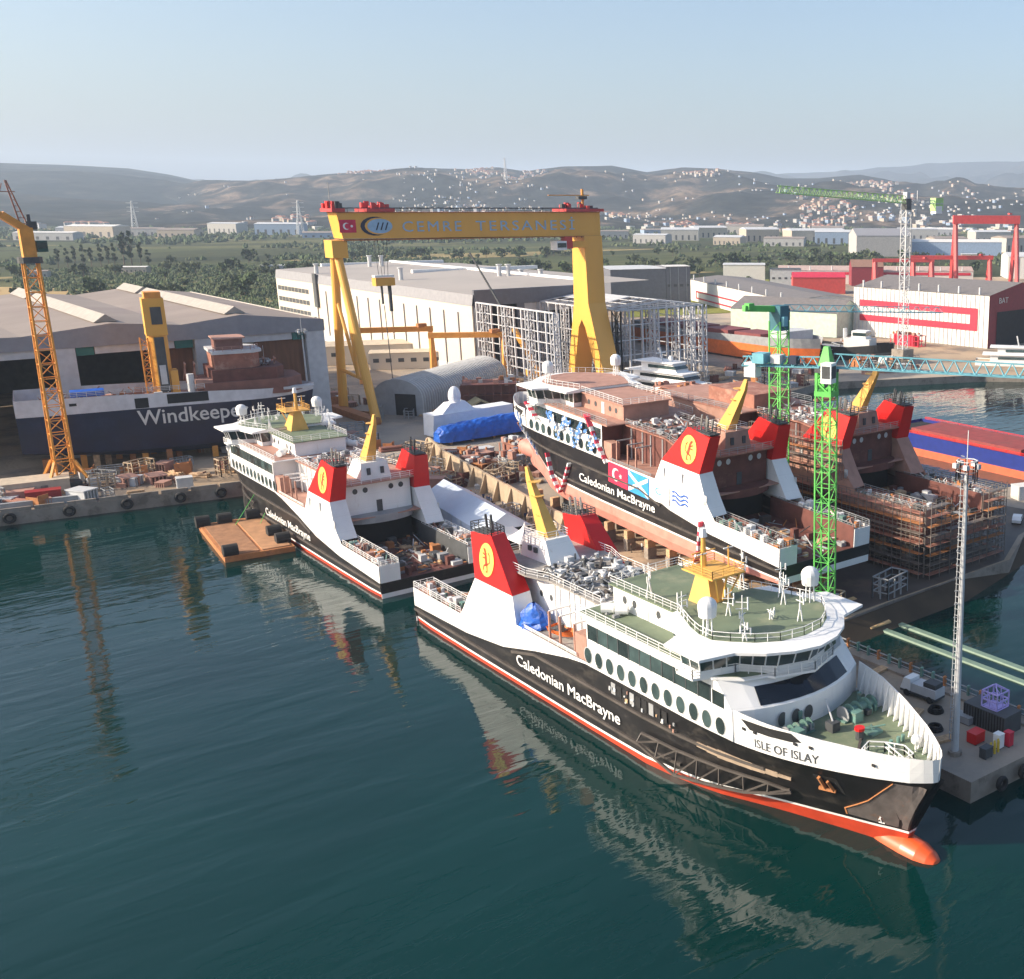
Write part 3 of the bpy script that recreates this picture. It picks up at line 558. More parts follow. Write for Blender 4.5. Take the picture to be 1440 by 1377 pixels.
    for sg in (1,-1):
        b=MB(); b.rail([(sg*9.15,.1,5.5),(sg*9.15,15.2,5.5)],rm,h=.95,step=1.5); b.rail([(sg*6,.1,5.2),(sg*6,18,5.2)],rm,step=1.5); b.rail([(sg*9.2,.05,5.3),(sg*6,.05,5.3)],rm,step=1)
        b.rail([(sg*9.15,33,8.6),(sg*9.15,45.8,8.6)],rm,h=.5,step=2); b.rail([(sg*9.15,46.4,14.62),(sg*9.15,71.3,14.62)],rm,step=2)
        b.build("side_railing", root)
    # deck gear
    b=MB()
    for k in range(st.get('gear',60)):
        sg=rng.choice((1,-1)); x=sg*rng.uniform(6.4,8.8); y=rng.uniform(.8,15); h=rng.uniform(.25,1.3)
        mt=rng.choice([WHITE,GREYST,LGREY,PRIMERL,RUST,DGREY,WINCH]); a=rng.uniform(.2,1.1)
        if rng.random()<.5: b.cbox((x,y,5.15+h/2),(a,rng.uniform(.2,1.2),h),mt)
        else: b.bar((x,y,5.15),(x+rng.uniform(-.8,.8),y+rng.uniform(-1.5,1.5),5.2+h),.13,mt)
    b.build("mooring_gear", root)
    b=MB()
    for k in range(st.get('lanegear',60)):
        x=rng.uniform(-5.2,5.2); y=rng.uniform(.6,19); h=rng.uniform(.2,1.6) if abs(x)>2.5 or rng.random()<.2 else .25; mt=rng.choice([RUST,PRIMERD,DGREY,GREYST,WOOD,LGREY,BELT])
        if rng.random()<.6: b.cbox((x,y,2.6+h/2),(rng.uniform(.3,1.8),rng.uniform(.3,2.2),h),mt)
        else: b.bar((x,y,2.65),(x+rng.uniform(-2,2),y+rng.uniform(-3,3),2.7+h),.12,mt)
    b.build("vehicle_deck_clutter", root)
    b=MB()
    for k in range(st.get('gear2',260)):
        x=rng.uniform(-5.2,5.2); y=rng.uniform(29.5,45.5); h=rng.uniform(.15,1.0); mt=rng.choice([LGREY,GREYST,GREYST,DGREY,WHITE,LGREY,BELT])
        if rng.random()<.35: b.cbox((x,y,14.4+h/2),(rng.uniform(.3,1.1),rng.uniform(.3,1.1),h),mt)
        else: b.bar((x,y,14.45+rng.random()*.5),(x+rng.uniform(-1.2,1.2),y+rng.uniform(-1.2,1.2),14.5+h),rng.uniform(.1,.28),mt)
    b.build("stacked_deck_fittings", root)
    for sg in (1,-1):
        b=MB()
        for y in (35,38.5,41,44.4):
            b.bar((sg*5.4,y,8.5),(sg*5.4,y,14),.22,rm); 
            if y>38: b.bar((sg*8.4,y,8.5),(sg*8.4,y,12.2),.25,PRIMERL if hs is WHITE else hs); b.bar((sg*8.4,y,12.2),(sg*5.2,y,12.2),.2,rm)
        b.box((min(sg*7.2,sg*8.9),45.3,8.5),(max(sg*7.2,sg*8.9),47.8,11.6),PRIMERL)
        b.build("davit_frame", root)
    for sg in (1,-1):
        for k in range(2):
            if hs is WHITE: c=MB(); c.cyl((sg*(7.4-.9*k),49.1+1.6*k,15.35),(sg*(6.3-.9*k),50.1+1.6*k,15.35),.62,WHITE,n=12); c.box((sg*7-.5,49.5+1.6*k,14.62),(sg*7+.3,50+1.6*k,15),GREYST); c.build("liferaft_canister", root)
    # bow gear
    if st.get('winches',1):
        for x,y,s_ in ((3.6,79.2,1),(-4.2,80.2,1.35)):
            b=MB(); b.cyl((x-1.6*s_,y,9.6),(x+1.6*s_,y,9.6),.38*s_,WINCH,n=12)
            for q in (-1.6,-.9,.1,.9,1.6): b.cyl((x+q*s_-.06,y,9.6),(x+q*s_+.06,y,9.6),.68*s_,WINCH if q<1 else GREYST,n=14)
            for q in range(7): b.cbox((x+rng.uniform(-1.8,1.8)*s_,y+rng.uniform(-1.2,1.2),9.3),(rng.uniform(.2,.7),rng.uniform(.2,.6),rng.uniform(.5,1.1)),rng.choice([WINCH,WINCH,GREYST,DGREY]))
            b.cbox((x+.9*s_,y+.9,9.5),(1.2,1.2,1.2),WINCH); b.cbox((x,y,9.0),(3.8*s_,1.4,.2),WINCH); b.cyl((x-1.5,y-1.2,8.9),(x-1.5,y-1.2,10.6),.25,WINCH,n=8); b.build("mooring_winch", root)
        b=MB(); b.cyl((-.4,84.2,8.9),(-.4,84.2,9.9),.45,DGREY,n=10); b.cyl((-.4,84.2,9.9),(-.4,84.2,10.2),.55,RED,n=10); b.build("red_capped_bollard", root)
        b=MB(); b.cbox((.3,81,9.4),(1.1,1.1,1),DGREY); b.bar((.3,81,9.9),(-1.2,78.4,11),.14,LGREY); b.bar((-1.5,83.5,9),(1.6,86,9.15),.25,BELT); b.build("hose_reel", root)
        b=MB(); b.box((-3.2,83.2,8.9),(-1.5,84.9,9.15),WINCH); b.bar((-3.2,83.2,9.2),(-1.2,85.2,9.9),.12,WINCH); b.bar((-1.5,83.2,9.2),(-3.2,85.2,9.9),.12,WINCH); b.build("anchor_chain_stopper", root)
        for x in (-3,-1.2,2.2): b=MB(); [b.cyl((x+dx,87.5,8.9),(x+dx,87.5,9.6),.2,WINCH,n=8) for dx in (-.35,.35)]; b.build("bitts", root)
        b=MB(); zz=8.9
        for p in (((2.6,88.6,zz),(2.4,87.2,zz),(.8,86.6,zz),(-.3,87.8,zz),(.2,89.4,zz)),((-.3,87.8,zz),(-1.2,89.6,zz),(-.6,91.3,zz),(.8,91.4,zz),(.2,89.4,zz))): b.rail(p,WHITE,step=1.1,w=.1,bars=2)
        b.build("bow_railing", root)
        b=MB(); b.ball((-2.6,89.9,10.2),(.55,.55,.6),WHITE,10,6); b.bar((-2.6,89.9,8.9),(-2.6,89.9,10),.2,WHITE); b.build("bow_lamp", root)
    for sg in (1,-1):
        b=MB(); P=lambda y,z: (sg*(hbf(y,z)+.04),y,z)
        for ya,yb,z0,z1 in ((77.2,83.5,10.6,11.55),): 
            A=[P(y,z0 if y<83 else z0+.2) for y in np.linspace(ya+.5,yb,6)]; B_=[P(y,z1) for y in np.linspace(ya-.6,yb-1.1,6)]; b.strip(A,B_,DARK,flip=sg>0)  # dark panel on closed plating; the opening's inner shade is painted
        b.build("mooring_opening_panel", root)
        if side_text or 1:
            b=MB()
            for y in (76.9,78.3,82.8,84.4,90.2): b.cbox(P(y,10.5 if y<88 else 9.9),(.1,.45,.28),DARK)
            b.build("fairlead", root)
        b=MB(); P=lambda y,z,o=.05: (sg*(hbf(y,z)+o),y,z)
        A=[P(84.2,5.2),P(86.6,5.2)]; B_=[P(84.0,7.4),P(86.4,7.4)]; b.strip(A,B_,DARK)
        b.bar(P(84.8,5.5,.25),P(84.8,7.2,.3),.3,RUST); b.bar(P(84.2,5.6,.3),P(85.9,5.6,.3),.3,RUST); b.bar(P(85.7,5.6,.3),P(85.5,6.8,.3),.28,RUST); b.build("anchor", root)
        # draught numerals as small marks near stem
        b=MB(); b.bar(P(89.4,2.4),P(89.4,3.2),.1,WHITE); b.bar(P(89.1,2.45),P(89.7,2.45),.1,WHITE); b.bar(P(89.2,2.8),P(89.5,3.2),.08,WHITE); b.build("draught_mark", root)
    if side_text:
        for sg in (1,-1):
            if sg>0: text("Caledonian MacBrayne","company_name",root,(9.42,31.2,3.05),(0,1,0),(0,0,1),1.45,WHITE,width=24,bold=.012)
            else: text("Caledonian MacBrayne","company_name",root,(-9.42,54.5 if not st.get('tx') else st['tx'],2.75),(0,-1,0),(0,0,1),1.45,WHITE,width=24,bold=.012)
    if name_text:
        for sg in (1,-1):
            ya,yb=(78.2,85.2); P=lambda y: Vector((sg*(hbf(y,9.0)+.05),y,9.0))
            a,b_=P(ya),P(yb) ; n_=len(name_text)
            tx=text(name_text,"ship_name",root,(0,0,0),(1,0,0),(0,1,0),1.0,DGREY,width=1,bold=.006)
            L=yb-ya
            for v in tx.data.vertices:
                s_=v.co.x; y=ya+L*s_ if sg>0 else yb-L*s_; z=8.85+v.co.y*.95
                v.co=Vector((sg*(hbf(y,z)+.04+v.co.z*.1),y,z))
    return root
HAZE=8.5e-5
f1=ferry("black and white car ferry lettered ISLE OF ISLAY moored in the foreground",(74.0,154.6,0),(0,0,math.pi),dict(brace=1,seed=1,antennas=1,deck2=mat('deck_grey',(.30,.28,.26),.8,var=.2,dirt=(.17,.15,.13,.5,.7))),name_text="ISLE OF ISLAY",group="ferries of one class in the yard")
f2=ferry("white ferry afloat at the quay, its stern next to the foreground ferry's stern",(74.1,167.5,0),(0,0,R(-.4)),dict(seed=2,louvre=1,lane=1,lanegear=120,gear=150,gear2=160,deck=PRIMERL,monkey=GREEN,brace=1),group="ferries of one class in the yard")
# ---------------------------------------------------------------- ferries on the slipways
f3=ferry("ferry on the slipway hung with red, white and blue garlands and flags",(110.8,112.7,7.95),(R(2.67),0,R(-1.4)),
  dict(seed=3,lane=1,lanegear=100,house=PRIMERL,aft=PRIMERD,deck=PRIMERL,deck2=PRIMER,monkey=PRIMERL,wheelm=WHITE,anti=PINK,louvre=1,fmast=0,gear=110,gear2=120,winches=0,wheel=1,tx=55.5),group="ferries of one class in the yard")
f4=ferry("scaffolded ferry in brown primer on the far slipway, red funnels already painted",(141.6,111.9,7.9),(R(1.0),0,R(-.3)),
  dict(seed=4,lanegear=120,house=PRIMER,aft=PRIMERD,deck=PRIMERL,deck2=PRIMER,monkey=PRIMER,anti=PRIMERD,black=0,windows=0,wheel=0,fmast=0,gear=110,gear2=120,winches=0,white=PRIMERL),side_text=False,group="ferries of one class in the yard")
# decorations on the third ferry: flags and garlands lie on its port side
def onf3(o): o.parent=f3; return o
FLR=mat("flag_red",(.62,.02,.07),.6); FLB=mat("flag_blue",(.03,.28,.62),.6); RIB=mat("garland_red",(.65,.05,.09),.6)
b=MB(); P=lambda y,z,o=.0: (-9.46-o,y,z)
b.add([P(45.6,8.5),P(39.6,8.4),P(39.6,4.7),P(45.6,4.9)],[(0,1,2,3)],FLR)
n=20; cy,cz=43.2,6.6
ring=lambda r,cy_,o: [P(cy_+r*math.cos(2*math.pi*i/n),cz+r*math.sin(2*math.pi*i/n),o) for i in range(n)]
b.add(ring(1.15,cy,.02),[tuple(range(n))],WHITE); b.add(ring(.9,cy-.35,.04),[tuple(range(n))],FLR)
b.add([P(cy-1.5+ (.5 if i%2==0 else .2)*math.cos(math.pi*i/5),cz+(.5 if i%2==0 else .2)*math.sin(math.pi*i/5),.05) for i in range(10)],[tuple(range(10))],WHITE); onf3(b.build("turkish_flag"))
b=MB(); b.add([P(39.4,8.4),P(33.2,8.3),P(33.2,4.6),P(39.4,4.7)],[(0,1,2,3)],FLB)
for a,c_ in (((39.2,8.0),(33.4,5.0)),((39.2,5.1),(33.4,7.9))): b.bar(P(a[0],a[1],.03),P(c_[0],c_[1],.03),.02,WHITE,h=.8) if False else b.add([P(a[0],a[1]+.35,.03),P(c_[0],c_[1]+.35,.03),P(c_[0],c_[1]-.35,.03),P(a[0],a[1]-.35,.03)],[(0,1,2,3)],WHITE)
onf3(b.build("saltire_flag"))
b=MB(); b.add([P(33.0,8.3),P(27.4,8.2),P(27.4,5.0),P(33.0,4.8)],[(0,1,2,3)],WHITE)
n=16; b.add([P(30.3+1.0*math.cos(2*math.pi*i/n),6.8+.6*math.sin(2*math.pi*i/n),.02) for i in range(n)],[tuple(range(n))],FLB); b.add([P(30.1+.8*math.cos(2*math.pi*i/n),6.85+.42*math.sin(2*math.pi*i/n),.04) for i in range(n)],[tuple(range(n))],WHITE)
onf3(b.build("yard_banner"))
b=MB()
for k in range(3):
    pts=[P(26.6-4.4*i/8,7.6-k*.7+.28*math.sin(i*1.2),.05) for i in range(9)]
    for a,c_ in zip(pts[:-1],pts[1:]): b.bar(a,c_,.03,BLUE,h=.22)
onf3(b.build("wave_banner"))
def garland(pts, mats, w=.75):
    b=MB(); m_=0
    for a,c_ in zip(pts[:-1],pts[1:]):
        a=Vector(a); c_=Vector(c_); n=max(1,round((c_-a).length/.8))
        for i in range(n): b.bar(a.lerp(c_,i/n),a.lerp(c_,(i+1)/n),w,mats[m_%len(mats)],h=.35); m_+=1
    return onf3(b.build("garland"))
garland([P(51.6,14.2),P(49.6,11.4),P(46.2,8.0)],[RIB,WHITE]); garland([(-8.2,54.6,14.9),(-9.4,52.2,14.9),P(51,13.6)],[RIB],1.1)
garland([P(66.8,5.4,.1),P(65.2,1.4,.1),P(62.4,-1.2,.1),P(60.6,1.2,.1),P(58.6,5.2,.1)],[RIB,WHITE],.8)
garland([P(18.4,4.8,.2),P(18.8,0,.2),P(20.5,-3.6,.2)],[RIB,WHITE],1.0)
garland([P(74.2,13.8),P(71.4,11.9),P(70.2,11.2)],[RIB,WHITE],1.1)
LBL=mat("garland_blue",(.08,.22,.55),.6); rq=random.Random(5)
b=MB()
for k in range(150):
    y=rq.uniform(50,67); z=8.8+abs(math.sin(y*.55))*4+rq.uniform(-.5,1.2); L=rq.uniform(.4,1.1); b.add([P(y,z,.06),P(y-L,z+rq.uniform(-.6,.6),.12),P(y-L*.8,z-.35,.1),P(y+.1,z-.35,.08)],[(0,1,2,3)],rq.choice([LBL,LBL,WHITE]))
onf3(b.build("blue_ribbon_garland"))
b=MB()
for k in range(60):
    z=rq.uniform(3,11); y=79.5-(11-z)*.35+rq.uniform(-.7,.7); x=-(hbf(min(y,94),max(z,0))+.15); b.bar((x,y,z),(x-.1,y-.3,z-.9),.22,rq.choice([LBL,WHITE]))
onf3(b.build("bow_ribbon"))
# keel blocks
for fr_,nm,lb in ((f3,(110.8,112.7),"garlanded ferry"),(f4,(141.6,111.9),"scaffolded ferry")):
    t=thing("keel_blocks","row of timber and steel keel blocks under the "+lb,"keel blocks",(nm[0],nm[1]+40,2.5))
    for k in range(12):
        for x in (-6,0,6):
            y=-34+k*6.2; h=1.4+ (k*.27 if fr_ is f3 else .05*k+1.2); b=MB(); b.box((x-.9,y-.6,-.2),(x+.9,y+.6,h*.7),CONC); b.box((x-.8,y-.5,h*.7),(x+.8,y+.5,h+.6),WOOD); b.build("block",t)
# scaffolding round the fourth ferry
t=thing("scaffolding","tiered tube and plank scaffolding wrapped round the brown ferry","scaffolding",(141.6,111.9,2.5))
def scaf(x0,y0,x1,y1,z0,z1,name,dx,dy):
    b=MB(); L=math.hypot(x1-x0,y1-y0); n=max(1,round(L/2.0)); nz=round((z1-z0)/1.7)
    for i in range(n+1):
        x=x0+(x1-x0)*i/n; y=y0+(y1-y0)*i/n
        for o in (0,1.2): b.bar((x+dx*o,y+dy*o,z0),(x+dx*o,y+dy*o,z1+1),.09,SCAF)
    for j in range(1,nz+1):
        z=z0+(z1-z0)*j/nz
        for o in (0,1.2): b.bar((x0+dx*o,y0+dy*o,z+1),(x1+dx*o,y1+dy*o,z+1),.07,SCAF)
        q=.6; b.bar((x0+dx*q,y0+dy*q,z),(x1+dx*q,y1+dy*q,z),1.1,RUST if j%3==0 else PRIMER if j%3==1 else SCAF,h=.09)
    b.build(name,t)
scaf(-10.0,-1,-10.0,86,-1,11,"side_scaffold",-1,0); scaf(10.0,-1,10.0,80,-1,11,"side_scaffold",1,0); scaf(-10,-1.2,-5,-1.2,-1,12,"stern_scaffold",0,-1); scaf(5,-1.2,10,-1.2,-1,12,"stern_scaffold",0,-1); scaf(-5,-1.3,5,-1.3,-1,7.5,"stern_scaffold",0,-1)
scaf(-10,18,-10,42,13,19,"funnel_scaffold",-.5,0)
# ---------------------------------------------------------------- shipyard gantry crane
GX0,GX1,GY0,GY1=118.9,203.5,313.0,319.5
t=thing("gantry_crane","huge yellow gantry crane lettered CEMRE TERSANESI spanning the yard","gantry crane",(117.5,316,2.5))
o=lambda x,y,z: (x-117.5,y-316,z-2.5)
def OB(b,p,q,mt): return b.box(o(*p),o(*q),mt)
b=MB(); n_=lambda L: [(x-117.5,z-2.5) for x,z in L]
b.yprism(n_([(GX0,58.9),(GX0+1.2,52.0),(GX1,51.6),(GX1,58.9)])[::-1],GY0-316,GY1-316,CYEL); b.build("main_beam",t)
b=MB(); OB(b,(GX0,GY0-.35,58.9),(GX1,GY1+.35,59.15),RUST); OB(b,(GX0+1.2,GY0-.35,51.4),(GX1,GY1+.35,51.65),RUST)
for k in range(44): x=GX0+2+k*1.98; b.box(o(x,GY0-.3,51.1),o(x+.18,GY0-.05,51.5),PRIMERD)
b.build("beam_flange",t)
b=MB(); b.rail([o(GX0,GY0-.2,59.1),o(GX1,GY0-.2,59.1)],DGREY,h=1,step=3,w=.1); b.bar(o(GX0,GY0+1,60.2),o(GX1,GY0+1,60.3),.28,DGREY); b.build("beam_railing",t)
b=MB(); OB(b,(117.0,GY0+.2,46.8),(121.2,GY1-.6,51.6),CYEL); b.build("leg_head",t)
for k,(ya,yb,r) in enumerate(((317.6,322,1.3),(314.6,298.5,1.3))): b=MB(); b.cyl(o(118.9,ya,47),o(118.9,yb,2.6),r*.85,CYEL,r2=r,n=14); b.build("tubular_leg",t)
b=MB(); b.cyl(o(118.9,319.8,15),o(118.9,304.2,14),.55,CYEL,n=8); b.cyl(o(118.9,319,36),o(118.9,308.5,14.3),.5,CYEL,n=8); b.cyl(o(118.9,312,38),o(118.9,308.5,14.3),.5,CYEL,n=8); b.build("leg_brace",t)
b=MB(); OB(b,(116,296,2.6),(119,325,4.4),RUST); b.build("bogie_beam",t)
b=MB(); pr=[(303,3),(311.9,30),(312.5,51.6),(320,51.6),(320.6,30),(327,3),(323.2,3),(318.3,22),(316.3,24.6),(314.3,22),(307,3)]
b.xprism([(y-316,z-2.5) for y,z in pr],197-117.5,203.6-117.5,CYEL); b.build("portal_leg",t)
b=MB(); OB(b,(186,GY0-2,47.4),(189.5,GY0+2,50.2),WHITE); OB(b,(186.2,GY0-2.1,48.2),(189.3,GY0-1.9,49.6),GLASS); OB(b,(189.6,GY0-1.5,47.8),(192,GY0+1.5,51.5),CRED); OB(b,(192,GY0-1,48),(198,GY0+1.5,50),CYEL); b.build("operator_cabin",t)
for xa,xb,nm in ((127,135,"trolley"),(190.5,204.5,"machinery_house"),(117.4,121,"end_machinery")):
    b=MB(); OB(b,(xa,GY0-1,59.2),(xb,GY1+1,60.1),CRED); rr=random.Random(int(xa))
    for k in range(16): x=rr.uniform(xa,xb-1.3); y=rr.uniform(GY0-.8,GY1-.8); b.box(o(x,y,60.1),o(x+rr.uniform(.6,1.6),y+rr.uniform(.5,1.5),60.1+rr.uniform(.5,2.1)),rr.choice([CRED,CRED,DGREY,RED]))
    b.build(nm,t)
b=MB(); b.bar(o(118.2,315,60),o(118.2,315,67),.15,GREYST); b.build("lightning_rod",t)
b=MB(); b.cyl(o(198.5,315,60),o(198.5,315,66.2),.45,CORG,n=8); b.bar(o(186,315,64.2),o(201,315,64.3),.3,CORG); OB(b,(196.6,314,63),(199.6,316,64),DGREY); b.build("service_crane",t)
b=MB()
for x in (130,133.4):
    for y in (314.8,317.2): b.bar(o(x,y,59),o(x*.5+131.7*.5,y,41.5),.11,DGREY)
b.build("hoist_rope",t)
b=MB(); OB(b,(128.8,314.6,38.6),(134.4,317.4,40.8),CYEL); OB(b,(128.8,314.9,41.0),(134.4,317.1,41.6),WHITE); b.build("hook_block",t)
b=MB(); b.cyl(o(130.9,316,38.6),o(130.9,316,33.4),.35,DGREY,n=8); b.cyl(o(133.2,316,38.6),o(133.2,316,31.2),.55,DGREY,n=8); b.bar(o(131.2,316,33),o(131.8,316,8),.18,DGREY); b.build("lifting_tackle",t)
b=MB(); y=GY0-.06; b.add([o(119.4,y,57.1),o(124,y,57.1),o(124,y,53.6),o(119.4,y,53.6)],[(0,1,2,3)],FLR)
n=18; circ=lambda cx,cz,r,dy,rz=1: [o(cx+r*math.cos(2*math.pi*i/n),y-dy,cz+r*rz*math.sin(2*math.pi*i/n)) for i in range(n)]; ff=[tuple(range(n))]
b.add(circ(121.3,55.35,.95,.03),ff,WHITE); b.add(circ(121.6,55.35,.74,.06),ff,FLR); b.add(circ(122.8,55.35,.35,.03),ff,WHITE); b.build("flag_panel",t)
LB=mat("logo_blue",(.30,.47,.62),.5); NB=mat("navy_mark",(.01,.02,.05),.5)
b=MB(); b.add(circ(129.4,55.3,4.2,.03,.62),ff,NB); b.add(circ(130.4,55.3,4.0,.06,.58),ff,CYEL) ; b.add(circ(130.7,55.3,3.6,.09,.56),ff,LB)
for k in range(3): x=129.4+k*1.3; b.add([o(x,y-.12,54.2),o(x+.4,y-.12,54.2),o(x+1.2,y-.12,56.3),o(x+.8,y-.12,56.3)],[(0,1,2,3)],NB)
b.build("company_emblem",t)
text("CEMRE","beam_lettering",t,o(137.2,GY0-.1,53.7),(1,0,0),(0,0,1),2.9,LB,width=18,spacing=1.25,bold=.0); text("TERSANESİ","beam_lettering",t,o(159.8,GY0-.1,53.7),(1,0,0),(0,0,1),2.9,LB,width=34,spacing=1.25,bold=.0)
# ---------------------------------------------------------------- tower cranes
t=thing("luffing_crane","orange lattice quay crane with dark green cab at the left edge","crane",(41.2,273,2.5))
b=MB(); b.lattice((0,0,3),(.2,0,47),3.3,CORG,step=3.0,r=.19,w2=2.5,rd=.1); b.build("mast",t)
b=MB()
for sx,sy in ((1,1),(-1,1),(1,-1),(-1,-1)): b.bar((sx*4.2,sy*4.2,.3),(sx*1.8,sy*1.8,6),.5,CORG); b.cbox((sx*4.2,sy*4.2,1),(2.2,2.2,2.4),LGREY if sx>0 else CONC)
b.cbox((0,0,.9),(5,5,1.2),DGREY); b.build("base_frame",t)
b=MB(); b.cyl((.2,0,47),(.2,0,48.2),2.2,DGREY,n=14); b.box((-.9,-1.1,48.2),(1.4,1.2,54),CORG); b.build("slewing_platform",t)
b=MB(); b.box((1.6,-1.4,49.2),(3.4,.4,51.4),mat("cab_green",(.01,.06,.05),.4)); b.box((1.7,-1.46,49.9),(3.3,-1.38,51.1),GLASS); b.build("cabin",t)
b=MB(); b.box((.6,.3,53.6),(2.4,1.8,55.2),DGREY); b.box((.9,.5,55.2),(1.5,1.1,56.6),DGREY); b.build("winch_house",t)
b=MB(); b.bar((.5,0,53.5),(-3.5,-.5,56.6),1.6,CORG,h=1.4); b.bar((-3.5,-.5,56.6),(-12,-1.5,59.5),1.35,CORG,h=1.1,w2=1.1); b.bar((-12,-1.5,59.5),(-34,-4,58),1.3,CORG,h=1.2,w2=.8); b.build("jib",t)
b=MB(); b.bar((-.4,-.6,54),(-1.8,0,63.2),.24,PRIMER); b.bar((1.0,.6,54),(-1.6,0,63.2),.24,PRIMER)
for k in range(7): z=54.8+k*1.15; b.bar((-.5-k*.18,-.5+k*.07,z),(.9-k*.36,.5-k*.07,z),.13,PRIMER)
b.bar((-3,0,61),(-.4,0,61),.16,PRIMER); b.bar((-2.9,0,61),(-2.4,0,62.6),.14,PRIMER); b.build("pylon_mast",t)
t=thing("tower_crane","green lattice tower crane with white cab standing at the foreground ferry's bow side","crane",(107.0,108.9,2.5),rz=R(20))
b=MB(); b.lattice((0,0,0),(0,0,33.6),2.3,GRN,step=2.2,r=.10,rd=.06); b.build("mast",t)
b=MB(); b.lattice((0,0,33.6),(0,0,37),2.1,GRN,step=1.7,r=.2,rd=.16); b.box((-1.3,-1.3,33.3),(1.3,1.3,34),GRN); b.box((-1.3,-1.3,36.6),(1.3,1.3,37.2),DGREY); b.build("slewing_ring",t)
b=MB(); b.box((-2.6,-1.9,35.4),(-.9,-.3,38.2),WHITE); b.box((-2.4,-1.96,36.1),(-1.1,-1.9,37.8),DGREY); b.box((-2.66,-1.7,36.1),(-2.6,-.5,37.8),DGREY); b.build("cabin",t)
jd=Vector((.60,-.80,0)); jd=Matrix.Rotation(-R(20),3,'Z')@jd
b=MB(); b.hexa([(-.9,-.9,37.6),(.9,-.9,37.6),(.9,.9,37.6),(-.9,.9,37.6)],[(-.35,-.35,40.2),(.35,-.35,40.2),(.35,.35,40.2),(-.35,.35,40.2)],GRN); b.build("tower_peak",t)
def jib(mt,A,B_,w,h,step,par,name="jib",r=.09):
    b=MB(); A=Vector(A); B_=Vector(B_); d=(B_-A); L=d.length; d.normalize(); s_=Vector((-d.y,d.x,0)); up=Vector((0,0,1)); n=round(L/step)
    b.bar(A+s_*w/2,B_+s_*w/2,r*2,mt); b.bar(A-s_*w/2,B_-s_*w/2,r*2,mt); b.bar(A+up*h,B_+up*h*.85,r*2,mt)
    for i in range(n):
        p=A+d*(L*i/n); q=A+d*(L*(i+1)/n); m_=(p+q)/2+up*h*.97
        for sg in (1,-1): b.bar(p+s_*sg*w/2,m_,r*1.1,mt); b.bar(m_,q+s_*sg*w/2,r*1.1,mt)
        b.bar(p+s_*w/2,p-s_*w/2,r,mt); b.bar(p+s_*w/2,q-s_*w/2,r,mt)
    return b.build(name,par)
jib(CYAN,jd*1.0+Vector((0,0,37.3)),jd*46+Vector((0,0,36.3)),1.4,1.9,2.0,t); jib(CYAN,-jd*1.0+Vector((0,0,37.3)),-jd*12+Vector((0,0,37.3)),1.5,1.4,2.0,t,"counter_jib")
b=MB(); cj=-jd*10.6; b.cbox((cj.x,cj.y,36.7),(1.8,1.8,2.0),WHITE); b.cbox((-jd.x*10,-jd.y*9.2,38.4),(2.2,1.8,1.4),CYAN); b.cbox((-jd.x*7.5,-jd.y*6.9,38.3),(1.6,1.5,1.2),LGREY); b.cbox((-jd.x*5,-jd.y*4.6,38.2),(1.3,1.3,1.1),NB); b.build("counterweight",t)
t=thing("tower_crane","green lattice tower crane with teal head rising between the two slipway ferries","crane",(126.5,140.5,2.5),rz=R(10))
b=MB(); b.lattice((0,0,0),(0,0,40),2.4,GRN,step=2.2,r=.10,rd=.06); b.build("mast",t)
b=MB(); b.box((-1.2,-1.2,38.4),(1.2,1.2,42.6),mat("teal",(.03,.14,.18),.5)); b.cbox((1.3,-.3,41),(1.2,1.2,2),DGREY); b.cbox((-.4,-1.3,40),(1.1,1,1.6),CYAN); b.build("slewing_unit",t)
b=MB(); b.bar((0,0,42),(-6.5,2.4,42.4),1.0,GRN,h=1.0); b.cbox((-5.5,2,42.7),(1.4,1.0,1.0),GRN); b.build("counter_jib",t); jib(CYAN,(1,-.3,41.6),(26,-17,40.5),1.0,1.1,2,t,r=.06)
t=thing("tower_crane","tall grey tower crane with lime green jib near the far shore","crane",(318,282,3),rz=0)
b=MB(); b.lattice((0,0,0),(0,0,57),2.6,LGREY,step=2.6,r=.13,rd=.08); b.box((-3,-3,-.3),(3,3,5),CONC); b.build("mast",t)
LIME=mat("lime_jib",(.38,.62,.22),.5); jib(LIME,(-1,0,59.4),(-62,3,62.6),1.8,2.6,2.6,t,r=.14); jib(LGREY,(1,0,59.4),(19,-1,59.2),1.6,1.3,2.6,t,"counter_jib",r=.13)
b=MB(); b.box((15,-1.5,56.6),(19.5,1.2,61.4),LIME); b.box((15.2,-1.6,55.6),(18.8,1,58.4),WHITE); b.build("counterweight",t)
b=MB(); b.box((-1.3,-1.3,57),(1.3,1.3,61),DGREY); b.box((-1,-1,61),(1,1,63.4),LGREY); b.bar((6,0,60),(6,0,64),.2,LGREY); b.build("slewing_unit",t)
